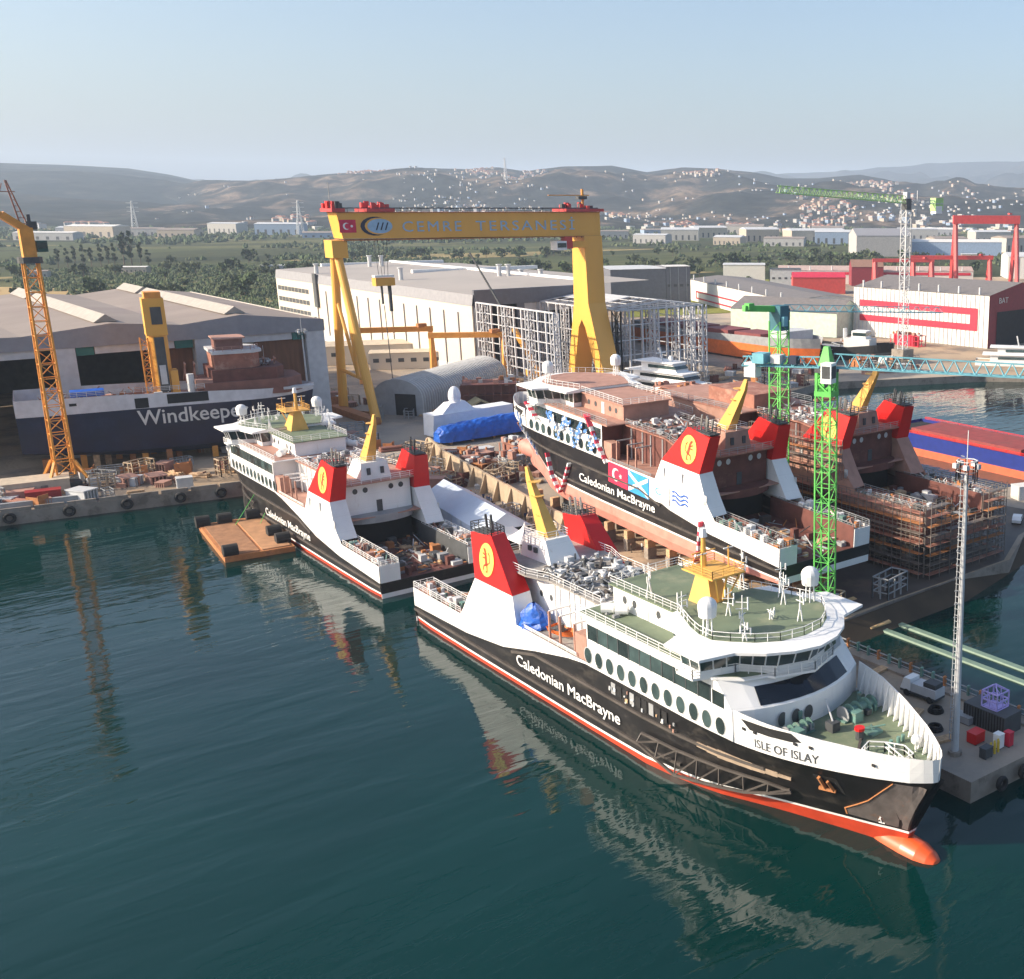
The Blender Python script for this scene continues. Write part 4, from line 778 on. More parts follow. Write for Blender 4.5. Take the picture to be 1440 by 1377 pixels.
# orange portal cranes by the white hall
def portal(x0,y0,x1,y1,h,lab,mt=CORG,leg=1.1,hb=1.8,legs=(1,1),sp=4.5,name="portal_crane"):
    t=thing(name,lab,"gantry crane",(x0,y0,2.5)); dx,dy=x1-x0,y1-y0; L=math.hypot(dx,dy); nx,ny=-dy/L,dx/L
    b=MB(); b.bar((0,0,h),(dx,dy,h),hb*.7,mt,h=hb); b.build("beam",t)
    for k,f in enumerate((.04,.96)):
        for sg in (1,-1): b=MB(); px,py=dx*f,dy*f; b.bar((px,py,h-hb/2),(px+nx*sp*sg,py+ny*sp*sg,0),leg,mt); b.build("leg",t)
        b=MB(); b.bar((dx*f+nx*sp*.55,dy*f+ny*sp*.55,h*.42),(dx*f-nx*sp*.55,dy*f-ny*sp*.55,h*.42),leg*.6,mt); b.build("cross_brace",t)
    b=MB(); b.cbox((dx*.85,dy*.85,h+hb*.7),(3,2,1.2),RUST if mt is CORG else mt); b.build("hoist",t); return t
portal(144,373,166.5,362,17.5,"small orange portal crane nearer the gantry's tubular leg"); portal(160,352,181,338,16.5,"small orange portal crane beside the lattice wall of the unfinished hall")
# red gantry cranes far right
portal(652,532,690,500,49,"tall red gantry crane at the right edge of the far yard",mt=CRED,leg=2.4,hb=6,sp=11,name="gantry_crane"); portal(628,552,676,512,21.5,"low red gantry crane in front of the tall one",mt=CRED,leg=2.4,hb=3,sp=5,name="gantry_crane")
portal(596,560,632,532,20,"leftmost low red gantry crane with stout crossed legs",mt=CRED,leg=2.6,hb=2.6,sp=5,name="gantry_crane")
# mobile crane in front of the unfinished hall
t=thing("mobile_crane","yellow mobile crane with thin dark telescopic boom by the gantry's portal leg","crane",(190,335,2.5))
b=MB(); b.box((-1.4,-6,1),(1.4,6,2.4),CYEL); b.box((-1.3,3.4,2.4),(1.3,5.6,3.8),CYEL); b.build("chassis",t)
b=MB(); b.bar((0,-1,3),(-4.5,6,18),1.5,CYEL,h=1.4); b.bar((-4.5,6,18),(-12,19.5,43),.6,DGREY,w2=.4); b.build("boom",t)
for y in (-4.6,-2,2,4.6):
    for sx in (-1,1): b=MB(); b.cyl((sx*1.5,y,.7),(sx*1.1,y,.7),.7,RUBBER,n=12); b.build("wheel",t)
# ---------------------------------------------------------------- buildings
ROOF=mat("roof_sheet",(.27,.222,.19),.7,plates=(0,1,40,3.2,.14),var=.12,scale=.05,dirt=(.24,.19,.17,.5,.7),dscale=.03); FASC=mat("fascia_grey",(.25,.25,.27),.6,var=.08); CREAM=mat("cladding_cream",(.62,.56,.47),.6,plates=(1,2,5.6,9,.07),var=.03,scale=.03,dirt=(.58,.50,.40,.6,.4),dscale=.05,stretch=(1,1,.3)); TEAL=mat("panel_teal",(.01,.13,.11),.5)
CLADW=mat("cladding_white",(.66,.64,.60),.6,var=.04); SGREY=mat("cladding_slate",(.13,.135,.16),.5,var=.1)
t=thing("assembly_hangar","wide low hangar with dark open doors and ridged pale roof","hangar",(72,305,2.5))
o=lambda x,y,z: (x-72,y-305,z-2.5)
ZX=[(-90,31.5),(-60,33.6),(-30,31.8),(0,33.6),(26,32.0),(42,31.7),(60,33.6),(75,32.2),(89,33.8),(109.5,31.4)]
b=MB(); A=[o(x,304.4,z) for x,z in ZX]; B_=[o(x,425,z) for x,z in ZX]; b.strip(A,B_,ROOF,flip=True); b.build("roof",t)
b=MB(); A=[o(x,304.3,z) for x,z in ZX]; B_=[o(x,304.3,28.4) for x,z in ZX]; b.strip(A,B_,FASC); A2=[o(x,305.4,28.4) for x,z in ZX]; b.strip(B_,A2,FASC); b.build("fascia",t)
for x0,x1 in ((-90,-42),(-38,3),(10,44),(56,73),(85,101)): b=MB(); b.box(o(x0,304.9,26.6),o(x1,305.3,28.4),LGREY); b.build("door_header",t)
for x0,x1 in ((52.2,55.8),(73.2,77.2),(82.2,84.8),(101.2,104.2)): b=MB(); b.box(o(x0,304.9,26.4),o(x1,305.3,28.4),TEAL); b.build("teal_panel",t)
for x0,x1,mt in ((48.2,52.0,LGREY),(77.6,81.6,LGREY),(104.5,109.3,LGREY),(3,7,LGREY),(-42,-38,LGREY)): b=MB(); b.box(o(x0,304.5,2.5),o(x1,309,28.4),mt); b.build("pillar",t)
b=MB(); b.box(o(108.8,309,2.5),o(109.4,425,31.6),CREAM); b.build("side_wall",t)
b=MB(); b.box(o(-90,424,2.5),o(109,425,31),DGREY); b.build("rear_wall",t)
b=MB(); b.box(o(92,306,2.5),o(104,306.6,26.5),mat("rusty_door",(.16,.07,.035),.8,var=.3,stretch=(2,2,.2))); b.box(o(82,318,2.5),o(92,318.4,27),MAT["rusty_door"]); b.box(o(70,307,18),o(77.4,307.4,26.5),MAT["rusty_door"]); b.build("sliding_door",t)
for x,z in ((60,33.8),(89,34.0),(26,32.4)):
    b=MB(); b.yprism([(x-72-2.6,z-2.7),(x-72+2.6,z-2.7),(x-72,z-.9)],4,90,mat("ridge_vent",(.34,.31,.27),.6)); b.build("ridge_vent",t)
    b=MB(); b.yprism([(x-72-2.6,z-2.7),(x-72+2.6,z-2.7),(x-72,z-.9)],94,118,MAT["ridge_vent"]); b.build("ridge_vent",t)
# the big white hall
t=thing("production_hall","long cream production hall with grey roof edge and thin downpipes","hall",(179,357,2.5))
o=lambda x,y,z: (x-179,y-357,z-2.5)
b=MB(); b.box(o(179,357.6,2.5),o(179.6,553,27.2),CREAM); b.build("side_wall",t)
b=MB(); b.add([o(178.8,357,27.2),o(178.8,553,27.2),o(179.4,553,31),o(179.4,357,31)],[(0,1,2,3)],FASC); b.build("roof_edge",t)
HR=mat("hall_roof",(.36,.325,.295),.7,var=.08,scale=.04,dirt=(.36,.32,.28,.55,.5),dscale=.04)
b=MB(); b.add([o(179.4,357,31),o(232,357,32.8),o(232,553,32.8),o(179.4,553,31)],[(0,1,2,3)],HR); b.add([o(232,357,32.8),o(270,380,31.2),o(270,553,31.2),o(232,553,32.8)],[(0,1,2,3)],HR); b.box(o(179.5,552,2.5),o(270,553,30.9),CREAM); b.build("roof",t)
b=MB(); b.box(o(234,380,31.5),o(236,553,33.6),WHITE); b.box(o(200,551,31.4),o(262,553,33),WHITE); b.box(o(209,470,31.9),o(270,472,33.4),WHITE); b.build("parapet",t)
b=MB(); b.box(o(179.7,356.8,27.2),o(232.5,357.8,32.6),SGREY); b.box(o(179.7,356.7,2.5),o(181.5,357.8,27.2),SGREY); b.box(o(196,357,2.5),o(199,357.8,27.2),SGREY); b.box(o(199,357.2,24),o(232,357.6,27.2),LGREY); b.box(o(232,357,2.5),o(232.8,400,32),SGREY); b.build("dark_gable",t)
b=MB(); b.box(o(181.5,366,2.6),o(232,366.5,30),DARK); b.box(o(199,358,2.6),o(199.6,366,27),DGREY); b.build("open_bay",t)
for k in range(13):
    b=MB(); y=368+k*11.2; b.bar(o(178.75,y,5),o(178.75,y,24.5),.35,FASC); b.build("downpipe",t)
for z in (23.0,18.0,13.2): 
    for k in range(9): b=MB(); y=551-k*4.4; b.box(o(178.85,y-3.6,z-1),o(179.05,y,z+.9),DGREY); b.build("window",t)
b=MB(); b.box(o(178.0,500,17),o(178.7,503.5,31.5),DGREY); b.build("duct",t)
b=MB(); b.box(o(179.0,357,2.5),o(179.0-.25,553,5.5),LGREY); b.build("plinth",t)
for x,y,h in ((181.5,507,4),(214,528,6),(218,524,6),(190.5,440,5),(224,421,6),(227,419,6),(240,432,3),(246,426,3)):
    b=MB(); b.cyl(o(x,y,31),o(x,y,31+h),.9,LGREY,n=10); b.cyl(o(x,y,31+h),o(x,y,31.4+h),1.3,LGREY,n=10); b.build("roof_vent",t)
# grey halls behind
def hall(name,lab,corner,d,L,Wd,h,wall,roof,rise=2.0,stripe=None,door=None,par=None,ribs=0,vents=0,cat="building",wins=0):
    """gabled shed: corner point, unit direction d of the long side, depth to the left of d"""
    t=thing(name,lab,cat,(corner[0],corner[1],2.6)); u=Vector((d[0],d[1],0)).normalized(); v=Vector((-u.y,u.x,0)); Z=Vector((0,0,1))
    A,B_,C_,D_=Vector((0,0,0)),u*L,u*L+v*Wd,v*Wd
    b=MB(); b.prism([(p.x,p.y) for p in (A,B_,C_,D_)],0,h,wall); 
    for p,q in ((A,D_),(B_,C_)): m_=(p+q)/2+Z*(h+rise); b.add([p+Z*h,q+Z*h,m_],[(0,1,2)],door or wall)
    b.build("wall",t)
    b=MB(); r0=(A+D_)/2+Z*(h+rise); r1=(B_+C_)/2+Z*(h+rise); e=.03
    b.add([A+Z*(h+e)-v*.4-u*.3,B_+Z*(h+e)-v*.4+u*.3,r1+Z*e+u*.3,r0+Z*e-u*.3],[(0,1,2,3)],roof); b.add([D_+Z*(h+e)+v*.4-u*.3,C_+Z*(h+e)+v*.4+u*.3,r1+Z*e+u*.3,r0+Z*e-u*.3],[(0,1,2,3)],roof); b.build("roof",t)
    if ribs:
        b=MB()
        for k in range(int(L/ribs)): p=u*(k*ribs+ribs/2); b.bar(p-v*.12+Z*.2,p-v*.12+Z*(h-.3),.3,LGREY if ribs<4 else GREYST)
        b.build("cladding_ribs",t)
    if stripe:
        for z0,z1,x0,x1 in stripe: b=MB(); P=[u*x0-v*.3+Z*z0,u*x1-v*.3+Z*z0,u*x1-v*.3+Z*z1,u*x0-v*.3+Z*z1]; b.add(P,[(0,1,2,3)],CRD); b.build("painted_band",t)
    for k in range(vents): b=MB(); p=u*(L*(k+.5)/vents)+v*.6; b.cyl(p+Z*h,p+Z*(h+3.2),.5,LGREY,n=8); b.build("roof_vent",t)
    for k in range(wins): b=MB(); p=u*(L*(k+.5)/wins)-v*.05; b.bar(p+Z*(h*.55)-u*1,p+Z*(h*.55)+u*1,.1,DGREY,h=1.4); b.build("window",t)
    return t,u,v
CRD=mat("painted_red",(.55,.02,.05),.5); RRF=mat("roof_dark",(.17,.155,.15),.7,var=.12); WRED=mat("wall_maroon",(.22,.02,.03),.6,var=.1); WRED2=mat("wall_red",(.5,.05,.04),.6)
t,u,v=hall("workshop_hall","white ribbed workshop hall with a red rectangular band and maroon gable",(373,362),(5,-75),75,50,22.2,CLADW,RRF,rise=4.5,stripe=[(7.0,9.8,4,69.5),(13.8,16.6,4,69.5),(9.8,13.8,65.8,69.5)],ribs=2.3,vents=7,door=WRED)
b=MB(); p=u*75.06; b.add([p,p+v*50,p+v*50+Vector((0,0,22.1)),p+v*25+Vector((0,0,26.5)),p+Vector((0,0,22.1))],[(0,1,2,3,4)],WRED); b.build("gable_wall",t)
b=MB(); p=u*75.3; b.add([p+v*6,p+v*44,p+v*44+Vector((0,0,15)),p+v*6+Vector((0,0,15))],[(0,1,2,3)],DARK); b.build("bay_door",t)
text("BAT","wall_lettering",t,u*75.4+v*7+Vector((0,0,18.6)),v,(0,0,1),2.4,CLADW,width=7)
hall("long_hall","long white hall with a thin red outline band, left of the ribbed workshop",(432,566),(-62,-163),172,40,13,CLADW,RRF,rise=2,stripe=[(6,6.9,18,120),(2,2.9,18,120),(2,6.9,17,18)],vents=8)
hall("curved_shed","pale green curved-roof shed beside the ribbed workshop",(338,410),(22,-60),56,28,11,mat("wall_palegreen",(.50,.60,.50),.6),RRF,rise=5)
hall("white_block","plain white block building behind the long hall",(507,623),(22,-19),30,28,17,CLADW,LGREY,rise=.5)
hall("office_block","grey striped office block beside the white block",(532,600),(16,-13),22,18,14,LGREY,DGREY,rise=.4,stripe=None,wins=5)
hall("red_shed","red gabled shed in front of the office block",(514.9,557.8),(26,-22),36,22,11,WRED2,CRD,rise=3,door=WRED)
hall("slate_hall","slate grey hall behind the production hall roof",(352,533),(28,-8),33,40,23,SGREY,LGREY,rise=.6)
hall("slate_office","dark office tower with white railings beside the slate hall",(384,524),(14,-4),15,18,24,SGREY,CLADW,rise=.4,ribs=5,wins=4)
hall("striped_hall","distant low hall with red and white eaves band",(575,640),(110,-110),150,30,10,CLADW,mat("roof_pink",(.45,.33,.29),.7),rise=3,stripe=[(7,9,1,148)],vents=9)
hall("blue_white_hall","far pale hall with blue walls at the right edge behind the tall gantry",(1010,900),(70,-60),120,50,16,mat("wall_paleblue",(.35,.45,.6),.6),CLADW,rise=3)
hall("grey_warehouse","grey gabled warehouse far beyond the grass field",(948,917),(51,-38),66,60,24,mat("wall_grey",(.42,.40,.38),.7),FASC,rise=8)
hall("cream_store","low cream store between the hangar and the production hall",(150,420),(30,-12),34,16,7,CREAM,mat("roof_tan",(.5,.42,.32),.8),rise=1,wins=5)
hall("cream_office","small cream office with window row near the orange portal cranes",(158,398),(26,-14),26,10,6,CREAM,MAT["roof_tan"],rise=.6,wins=6)
hall("maroon_gable_shed","far maroon gabled shed under the red gantry cranes",(600,585),(24,-20),24,20,14,WRED,mat("roof_brown",(.25,.14,.1),.8),rise=5)
hall("pale_ribbed_hall","far pale ribbed hall behind the red gantry cranes",(760,560),(90,-90),130,40,18,CLADW,LGREY,rise=3,ribs=6)
# curved grey shed in the yard centre
t=thing("arched_shed","grey ribbed arched shed behind the wrapped boats","shed",(133,300,2.5))
b=MB(); n=14; W_,L_=15.5,52; ax=Vector((.82,.57,0)); bx=Vector((-.57,.82,0)); prof=[(W_/2-W_/2*math.cos(math.pi*i/n), 5.2+5.2*math.sin(math.pi*i/n)) for i in range(n+1)]; prof=[(0,0)]+prof+[(W_,0)]
P0=[bx*s_+Vector((0,0,z)) for s_,z in prof]; P1=[p+ax*L_ for p in P0]; b.strip(P0,P1,mat("arched_sheet",(.36,.36,.36),.6,var=.1)); b.build("shell",t)
b=MB(); b.add(P0,[tuple(range(len(P0)))],mat("shed_front",(.33,.35,.37),.6)); b.build("front_wall",t)
b=MB(); b.add([bx*2.0-ax*.1,bx*8.5-ax*.1,bx*8.5-ax*.1+Vector((0,0,6.2)),bx*2-ax*.1+Vector((0,0,6.2))],[(0,1,2,3)],DARK); b.build("doorway",t)
b=MB()
for k in range(40):
    q=ax*(k*1.3+.3); pp=[p+q+ (Vector((0,0,.08)) if 1<i<len(P0)-2 else -bx*.06*(1 if i<3 else -1)) for i,p in enumerate(P0[:10])]
    for a,c_ in zip(pp[:-1],pp[1:]): b.bar(a,c_,.22,LGREY)
b.build("roof_ribs",t)
# skeleton of the unfinished hall
STL=mat("galvanised_steel",(.56,.57,.60),.5,metal=.3)
def frame_wall(par,x,ya,yb,h,dirv='y',nz=7,base=0,dbl=True):
    n=max(2,round(abs(yb-ya)/5.2)); P=lambda s_,z: (x,s_,z) if dirv=='y' else (s_,x,z)
    for i in range(n+1):
        s_=ya+(yb-ya)*i/n; b=MB()
        if dbl and i%3==0: b.lattice(P(s_,0),P(s_,h),2.0,STL,step=3.4,r=.17,rd=.1)
        else: b.bar(P(s_,0),P(s_,h),.55,STL)
        b.build("column",par)
    b=MB()
    for j in range(1,nz+1): z=h*j/nz; b.bar(P(ya,z),P(yb,z),.3 if j<nz else .5,STL)
    b.build("girts",par)
t=thing("hall_skeleton","silver steel skeleton of an unfinished hall in front of the dark gable","steel frame",(180,305,2.5))
frame_wall(t,0,0,51,26,nz=8)
t=thing("hall_skeleton","larger silver steel skeleton with roof trusses right of the gantry leg","steel frame",(205,322,2.5))
frame_wall(t,0,-14,34,25,nz=3); frame_wall(t,36,-14,34,25,nz=5); frame_wall(t,-14,0,36,25,dirv='x',nz=5)
b=MB()
for k in range(9): y=-14+k*6; b.bar((0,y,25),(18,y,27.5),.35,STL); b.bar((18,y,27.5),(36,y,25),.35,STL); b.bar((0,y,25),(36,y,25),.3,STL)
for k in range(9): x=k*4.5; z=25+2.5*(1-abs(x-18)/18); b.bar((x,-14,z+.1),(x,34,z+.1),.22,STL)
b.build("roof_truss",t)
b=MB(); b.strip([(8,4,26.3),(18,4,27.7),(34,4,25.5)],[(8,34,26.3),(18,34,27.7),(34,34,25.5)],LGREY); b.build("roof_sheeting",t)
# ---------------------------------------------------------------- other ships
NAVY=mat("navy_hull",(.004,.010,.040),.32,plates=(1,2,8,2.6,.3),var=.3,scale=.2,dirt=(.02,.026,.055,.55,.7),dscale=.2)
def simple_hull(par,L,B_,rows,mats,taper=.28,bowrake=.06,stern=.92,name="hull",depth=None):
    """rows: list of (z at stern, z mid, z bow, width factor)"""
    ys=[0,L*.04,L*.12,L*.3,L*.5,L*(1-taper)]+[L*(1-taper)+L*taper*k/8 for k in range(1,9)]
    b=MB(); zb=rows[0][1]; zt=rows[-1][1]
    for sg in (1,-1):
        G=[]
        for y in ys:
            row=[]
            for (z0,z1,z2,w) in rows:
                z=ip(y,[0,L*.4,L],[z0,z1,z2]); f=(y-L*(1-taper))/(L*taper); hz=(z-zb)/(zt-zb+1e-6)
                end=1-bowrake*(1-hz)*1.6; ff=max(0,min(1,f/end)) if f>0 else 0
                k=(1-ff**(1.6+1.2*hz)); k*= ip(y,[0,L*.12],[stern,1]); yy=min(y,L*(1-taper)+L*taper*end)
                row.append((sg*max(.03,B_/2*w*k),yy,z))
            G.append(row)
        for j,mt in enumerate(mats): b.strip([g[j] for g in G],[g[j+1] for g in G],mt,flip=sg>0)
    for j,mt in enumerate(mats):
        w0=B_/2*rows[j][3]*stern; w1=B_/2*rows[j+1][3]*stern; b.add([(-w0,0,rows[j][0]),(w0,0,rows[j][0]),(w1,0,rows[j+1][0]),(-w1,0,rows[j+1][0])],[(0,1,2,3)],mt)
    o=b.build(name,par); return o
def deckplate(par,L,B_,z,mt,taper=.28,name="deck",zb=None):
    pts=[(B_/2*.97*(1-max(0,(y-L*(1-taper))/(L*taper))**2.6),y) for y in [0.1,L*(1-taper)]+[L*(1-taper)+L*taper*k/8 for k in range(1,9)]]
    pts=[(max(.1,x),y) for x,y in pts]; zz=[ip(y,[0,L*.6,L],[z,z,zb or z]) for _,y in pts]
    b=MB(); n=len(pts); A=[(x,y,q) for (x,y),q in zip(pts,zz)]; B2=[(-x,y,q) for (x,y),q in zip(pts,zz)]; b.strip(A,B2,mt); return b.build(name,par)
t=thing("support_ship","navy and white support ship lettered Windkeeper standing ashore before the hangar","ship",(37.6,297.2,4.2),rz=R(-98.5))
z=lambda v: v-4.2
simple_hull(t,63,19,[(3.0,0,0,.55),(3.2,.4,.6,.8),(3.6,1.8,2.2,.97),(z(15.8),z(15.8),z(15.6),1),(z(19.6),z(19.2),z(17.4),1.0)],[NAVY,NAVY,NAVY,mat("ship_offwhite",(.60,.60,.62),.5)],taper=.30,bowrake=.1)
deckplate(t,62,18.4,z(16.6),PRIMERL,taper=.30)
text("Windkeeper","company_name",t,(9.62,18.6,z(12.0)),(0,1,0),(0,0,1),3.4,CLADW,width=23,bold=.01)
b=MB()
for y0,y1,z0,z1 in ((18.5,21.2,15.9,18.2),(25,33.5,16.4,18.6),(6,7.4,17.6,18.2)): b.box((9.4,y0,z(z0)),(9.56,y1,z(z1)),DARK)
b.build("side_opening",t)
b=MB(); rr=random.Random(11)
for k in range(110):
    y=rr.uniform(1,26); x=rr.uniform(-8,8.6); h=rr.uniform(.3,2.6); mt=rr.choice([PRIMER,PRIMERL,RUST,GREYST,LGREY,BLUE if k%9==0 else PRIMERL])
    if rr.random()<.6: b.cbox((x,y,z(16.6)+h/2),(rr.uniform(.4,2.4),rr.uniform(.4,2.5),h),mt)
    else: b.bar((x,y,z(16.6)),(x+rr.uniform(-2,2),y+rr.uniform(-3,3),z(17)+h),.2,mt)
b.rail([(9.3,.5,z(19.5)),(9.3,24,z(19.4)),(9.3,33,z(19.3))],LGREY,w=.1); b.build("deck_equipment",t)
b=MB(); b.box((5,6.5,z(19.4)),(8.8,13,z(20.6)),BLUE); b.build("blue_cover",t)
b=MB(); b.cyl((0,25.4,z(16.6)),(0,25.4,z(32)),2.2,CYEL,n=14); b.box((-2.2,23.2,z(31.4)),(2.4,27.6,z(40)),CYEL); b.box((-2.4,23.8,z(38.8)),(2,27.2,z(41.4)),CORG); b.box((2.2,24.6,z(34)),(2.6,26.8,z(38)),DGREY)
b.box((1.6,24.6,z(18)),(2.5,26.6,z(31)),DGREY); b.box((2.0,24.9,z(20)),(2.7,26.2,z(24.5)),LGREY); b.box((-1.6,27,z(17)),(2,28.6,z(23)),CYEL); b.build("pedestal_crane",t)
b=MB(); b.lattice((1.4,22.6,z(16.6)),(1.4,22.6,z(31)),1.6,CORG,step=1.8,r=.12); b.build("crane_ladder",t)
BR=mat("bridge_brown",(.20,.085,.065),.7,var=.15)
def tier(nm,y0,y1,w,z0,z1,mt,ch=2.0):
    b=MB(); b.prism([(w,y0),(w,y1-ch),(w-ch,y1),(-w+ch,y1),(-w,y1-ch),(-w,y0)],z(z0),z(z1),mt); b.build(nm,t)
tier("lower_house",33,55,8.6,16.6,20.2,BR,4); tier("accommodation",35,51,7.8,20.2,23,PRIMERD); tier("bridge_front",36,46,6.4,23,26.6,PRIMER); tier("bridge_roof",35.6,46.6,7,26.6,27.3,LGREY); tier("wheelhouse",37,43,3.8,27.3,29.8,BR,1); tier("wheelhouse_roof",36.6,43.6,4.3,29.8,30.1,PRIMERL,1)
b=MB()
for y in (47,49.5,30,32): b.bar((3,y,z(20)),(3,y,z(25)),.3,PRIMERL); b.bar((-3,y,z(20)),(5,y,z(24.8)),.3,PRIMERL)
b.cyl((7,30.5,z(17)),(7,30.5,z(22.6)),.8,LGREY,n=10); b.box((4,31.5,z(19)),(8,35,z(21)),PRIMERL); b.rail([(6.8,36,z(27.3)),(6.8,44,z(27.3)),(3,46.2,z(27.3))],PRIMERL,w=.12); b.build("masts_and_pipes",t)
b=MB(); b.box((6.6,50,z(17.4)),(9.0,57,z(18.0)),LGREY); b.build("bow_platform",t)
for k in range(21): b=MB(); b.cbox((rr.uniform(-8,8),4+k*2.4,.0),(1.4,1.2,3.4),rr.choice([CORG,RUST,WOOD])); b.build("keel_support",t)
for q in t.children:
    if not q.name.startswith(("hull","deck.","keel")) and q.name!="deck": q.location.y+=4.0
# blue and red barge ship afloat
t=thing("cargo_ship","blue hulled cargo ship with red hatch covers and orange boot afloat at right","ship",(217,192,0),rz=R(180-1.5))
simple_hull(t,110,17,[(-2,-2,-2,.9),(0,0,0,1),(1.9,1.9,1.9,1),(5.6,5.4,5.8,1)],[ORN,mat("boot_salmon",(.60,.13,.06),.5),mat("hull_blue",(.015,.03,.20),.4,dirt=(.2,.2,.3,.68,.5))],taper=.2)
deckplate(t,110,16.6,4.6,mat("hatch_red",(.26,.045,.04),.7,var=.2,dirt=(.2,.06,.05,.5,.6)),taper=.2)
b=MB(); b.box((-6,9,4.6),(6,44,6.2),MAT["hatch_red"]); b.box((-6,62,4.6),(6,100,6.2),MAT["hatch_red"]); b.build("hatch_cover",t)
b=MB(); b.box((-6.2,1.5,4.7),(6.2,9,5.2),DARK); b.box((-5.8,46,4.7),(5.8,60,5.3),DARK); b.build("open_hold",t)
b=MB(); b.rail([(8.2,1,5.3),(8.2,90,5.2)],RED,h=.8,step=4,w=.12); b.rail([(-8.2,1,5.3),(-8.2,90,5.2)],RED,h=.8,step=4,w=.12); b.build("bulwark_rail",t)
# orange ship in the dock behind
t=thing("dry_bulk_ship","long orange and grey ship lying in the dock behind the steel skeleton","ship",(288,408,3),rz=R(180))
simple_hull(t,112,19,[(0,0,0,.9),(.4,.4,.4,1),(6.2,5.8,6.2,1),(9,8.2,10,1)],[ORN,ORN,GREYST],taper=.2)
deckplate(t,112,18.6,7.8,PRIMER,taper=.2)
b=MB()
for k in range(4): b.box((-6,8+k*20,7.8),(6,24+k*20,9.6),mat("hatch_maroon",(.2,.05,.05),.7))
b.box((-7,90,7.8),(7,100,12),LGREY); b.build("hatch_cover",t)
t=thing("dark_tug","dark hulled tug with white wheelhouse beyond the orange ship","tug",(306,318,2.5),rz=R(200))
simple_hull(t,34,11,[(0,0,0,.7),(3,2.5,4,1),(6,5,7.5,1)],[DGREY,DARK],taper=.3); deckplate(t,33,10.6,4.8,GREYST,taper=.3)
b=MB(); b.box((-3.6,14,5),(3.6,25,8.5),CLADW); b.box((-2.8,17,8.5),(2.8,23,11.5),WHITE); b.box((-2.85,17.5,9.6),(2.85,23.1,10.9),GLASS); b.cyl((0,13,8),(0,13,12),.9,LGREY,n=8); b.build("wheelhouse",t)
# yachts
def yacht(lab,loc,rz,L,B_,hullm=WHITE,tiers=3,seed=0):
    t=thing("motor_yacht",lab,"yacht",loc,rz=rz); simple_hull(t,L,B_,[(0,0,.6,.6),(1.6,1.4,2,.92),(4.2,3.8,6,1)],[hullm,hullm],taper=.45,bowrake=.12); deckplate(t,L,B_,3.8,mat("teak",(.45,.36,.26),.7),taper=.45,zb=5.4)
    zz=3.8
    for k in range(tiers):
        y0=L*(.12+.06*k); y1=L*(.66-.09*k); w=B_/2*(.86-.1*k); b=MB(); b.hexa([(-w,y0,zz),(w,y0,zz),(w*.75,y1+2,zz),(-w*.75,y1+2,zz)],[(-w,y0,zz+2.5),(w,y0,zz+2.5),(w*.7,y1,zz+2.5),(-w*.7,y1,zz+2.5)],WHITE); dh=b.build("deck_house",t)
        b=MB(); b.hexa([(-w-.04,y0+3,zz+1),(w+.04,y0+3,zz+1),(w*.76,y1+1.6,zz+1),(-w*.76,y1+1.6,zz+1)],[(-w-.04,y0+3,zz+1.9),(w+.04,y0+3,zz+1.9),(w*.74,y1+.9,zz+1.9),(-w*.74,y1+.9,zz+1.9)],GLASS); b.build("window_band",dh)
        zz+=2.5; b=MB(); b.hexa([(-w-.8,y0-3,zz),(w+.8,y0-3,zz),(w*.9,y1+.6,zz),(-w*.9,y1+.6,zz)],[(-w-.8,y0-3,zz+.3),(w+.8,y0-3,zz+.3),(w*.9,y1+.6,zz+.3),(-w*.9,y1+.6,zz+.3)],WHITE); b.build("deck_overhang",t); zz+=.3
    b=MB(); b.bar((0,L*.35,zz),(0,L*.33,zz+4),.5,LGREY); b.bar((-2,L*.34,zz+2.4),(2,L*.34,zz+2.4),.25,WHITE); b.ball((0,L*.42,zz+1),.8,WHITE,8,6); b.build("radar_mast",t); return t
yacht("large white motor yacht ashore behind the garlanded ferry",(196,292,3.0),R(188),52,10.5,tiers=3)
yacht("white yacht with dark mast moored at the far quay by the ribbed workshop",(338,262,.2),R(215),46,9,tiers=2)
# wrapped boats
def cover(name,lab,loc,rz,prof,L,mt,extra=None):
    t=thing(name,lab,"wrapped boat",loc,rz=rz); b=MB(); rr=random.Random(len(lab)); n=26; rows=[]
    for i in range(n+1):
        s_=i/n; y=L*s_; k=math.sin(math.pi*min(1,max(0,.06+s_*.9)))**.35; top=ip(s_,*prof[0]); w=ip(s_,*prof[1]); r=[]
        for j in range(13):
            a=math.pi*j/12; x=math.cos(a)*w; z_=max(0,math.sin(a))**.7*top; jx=rr.uniform(-.16,.16); r.append((x+jx,y+rr.uniform(-.15,.15),z_+rr.uniform(-.12,.12) if 0<j<12 else 0))
        rows.append(r)
    for A,B_ in zip(rows[:-1],rows[1:]): b.strip(A,B_,mt)
    b.add(rows[0],[tuple(range(13))],mt); b.add(rows[-1],[tuple(range(13))[::-1]],mt); b.build("tarpaulin",t)
    if extra: extra(t)
    c_=MB(); [c_.cbox((x,y,-.6),(.6,.6,1.4),WOOD) for x in (-1.5,1.5) for y in (3,9,15,21)]; c_.build("cradle",t); return t
cover("wrapped_boat","long hull under a glossy blue tarpaulin","a",(0,0,0),0) if False else None
cover("wrapped_boat","long hull under a glossy blue tarpaulin",(118.3,260.2,3.4),R(-90+2),(([0,.05,.5,.85,1],[2.4,3.9,4.6,4.8,3.2]),([0,.06,.5,1],[1.8,3.0,3.2,2.6])),28,BLUE)
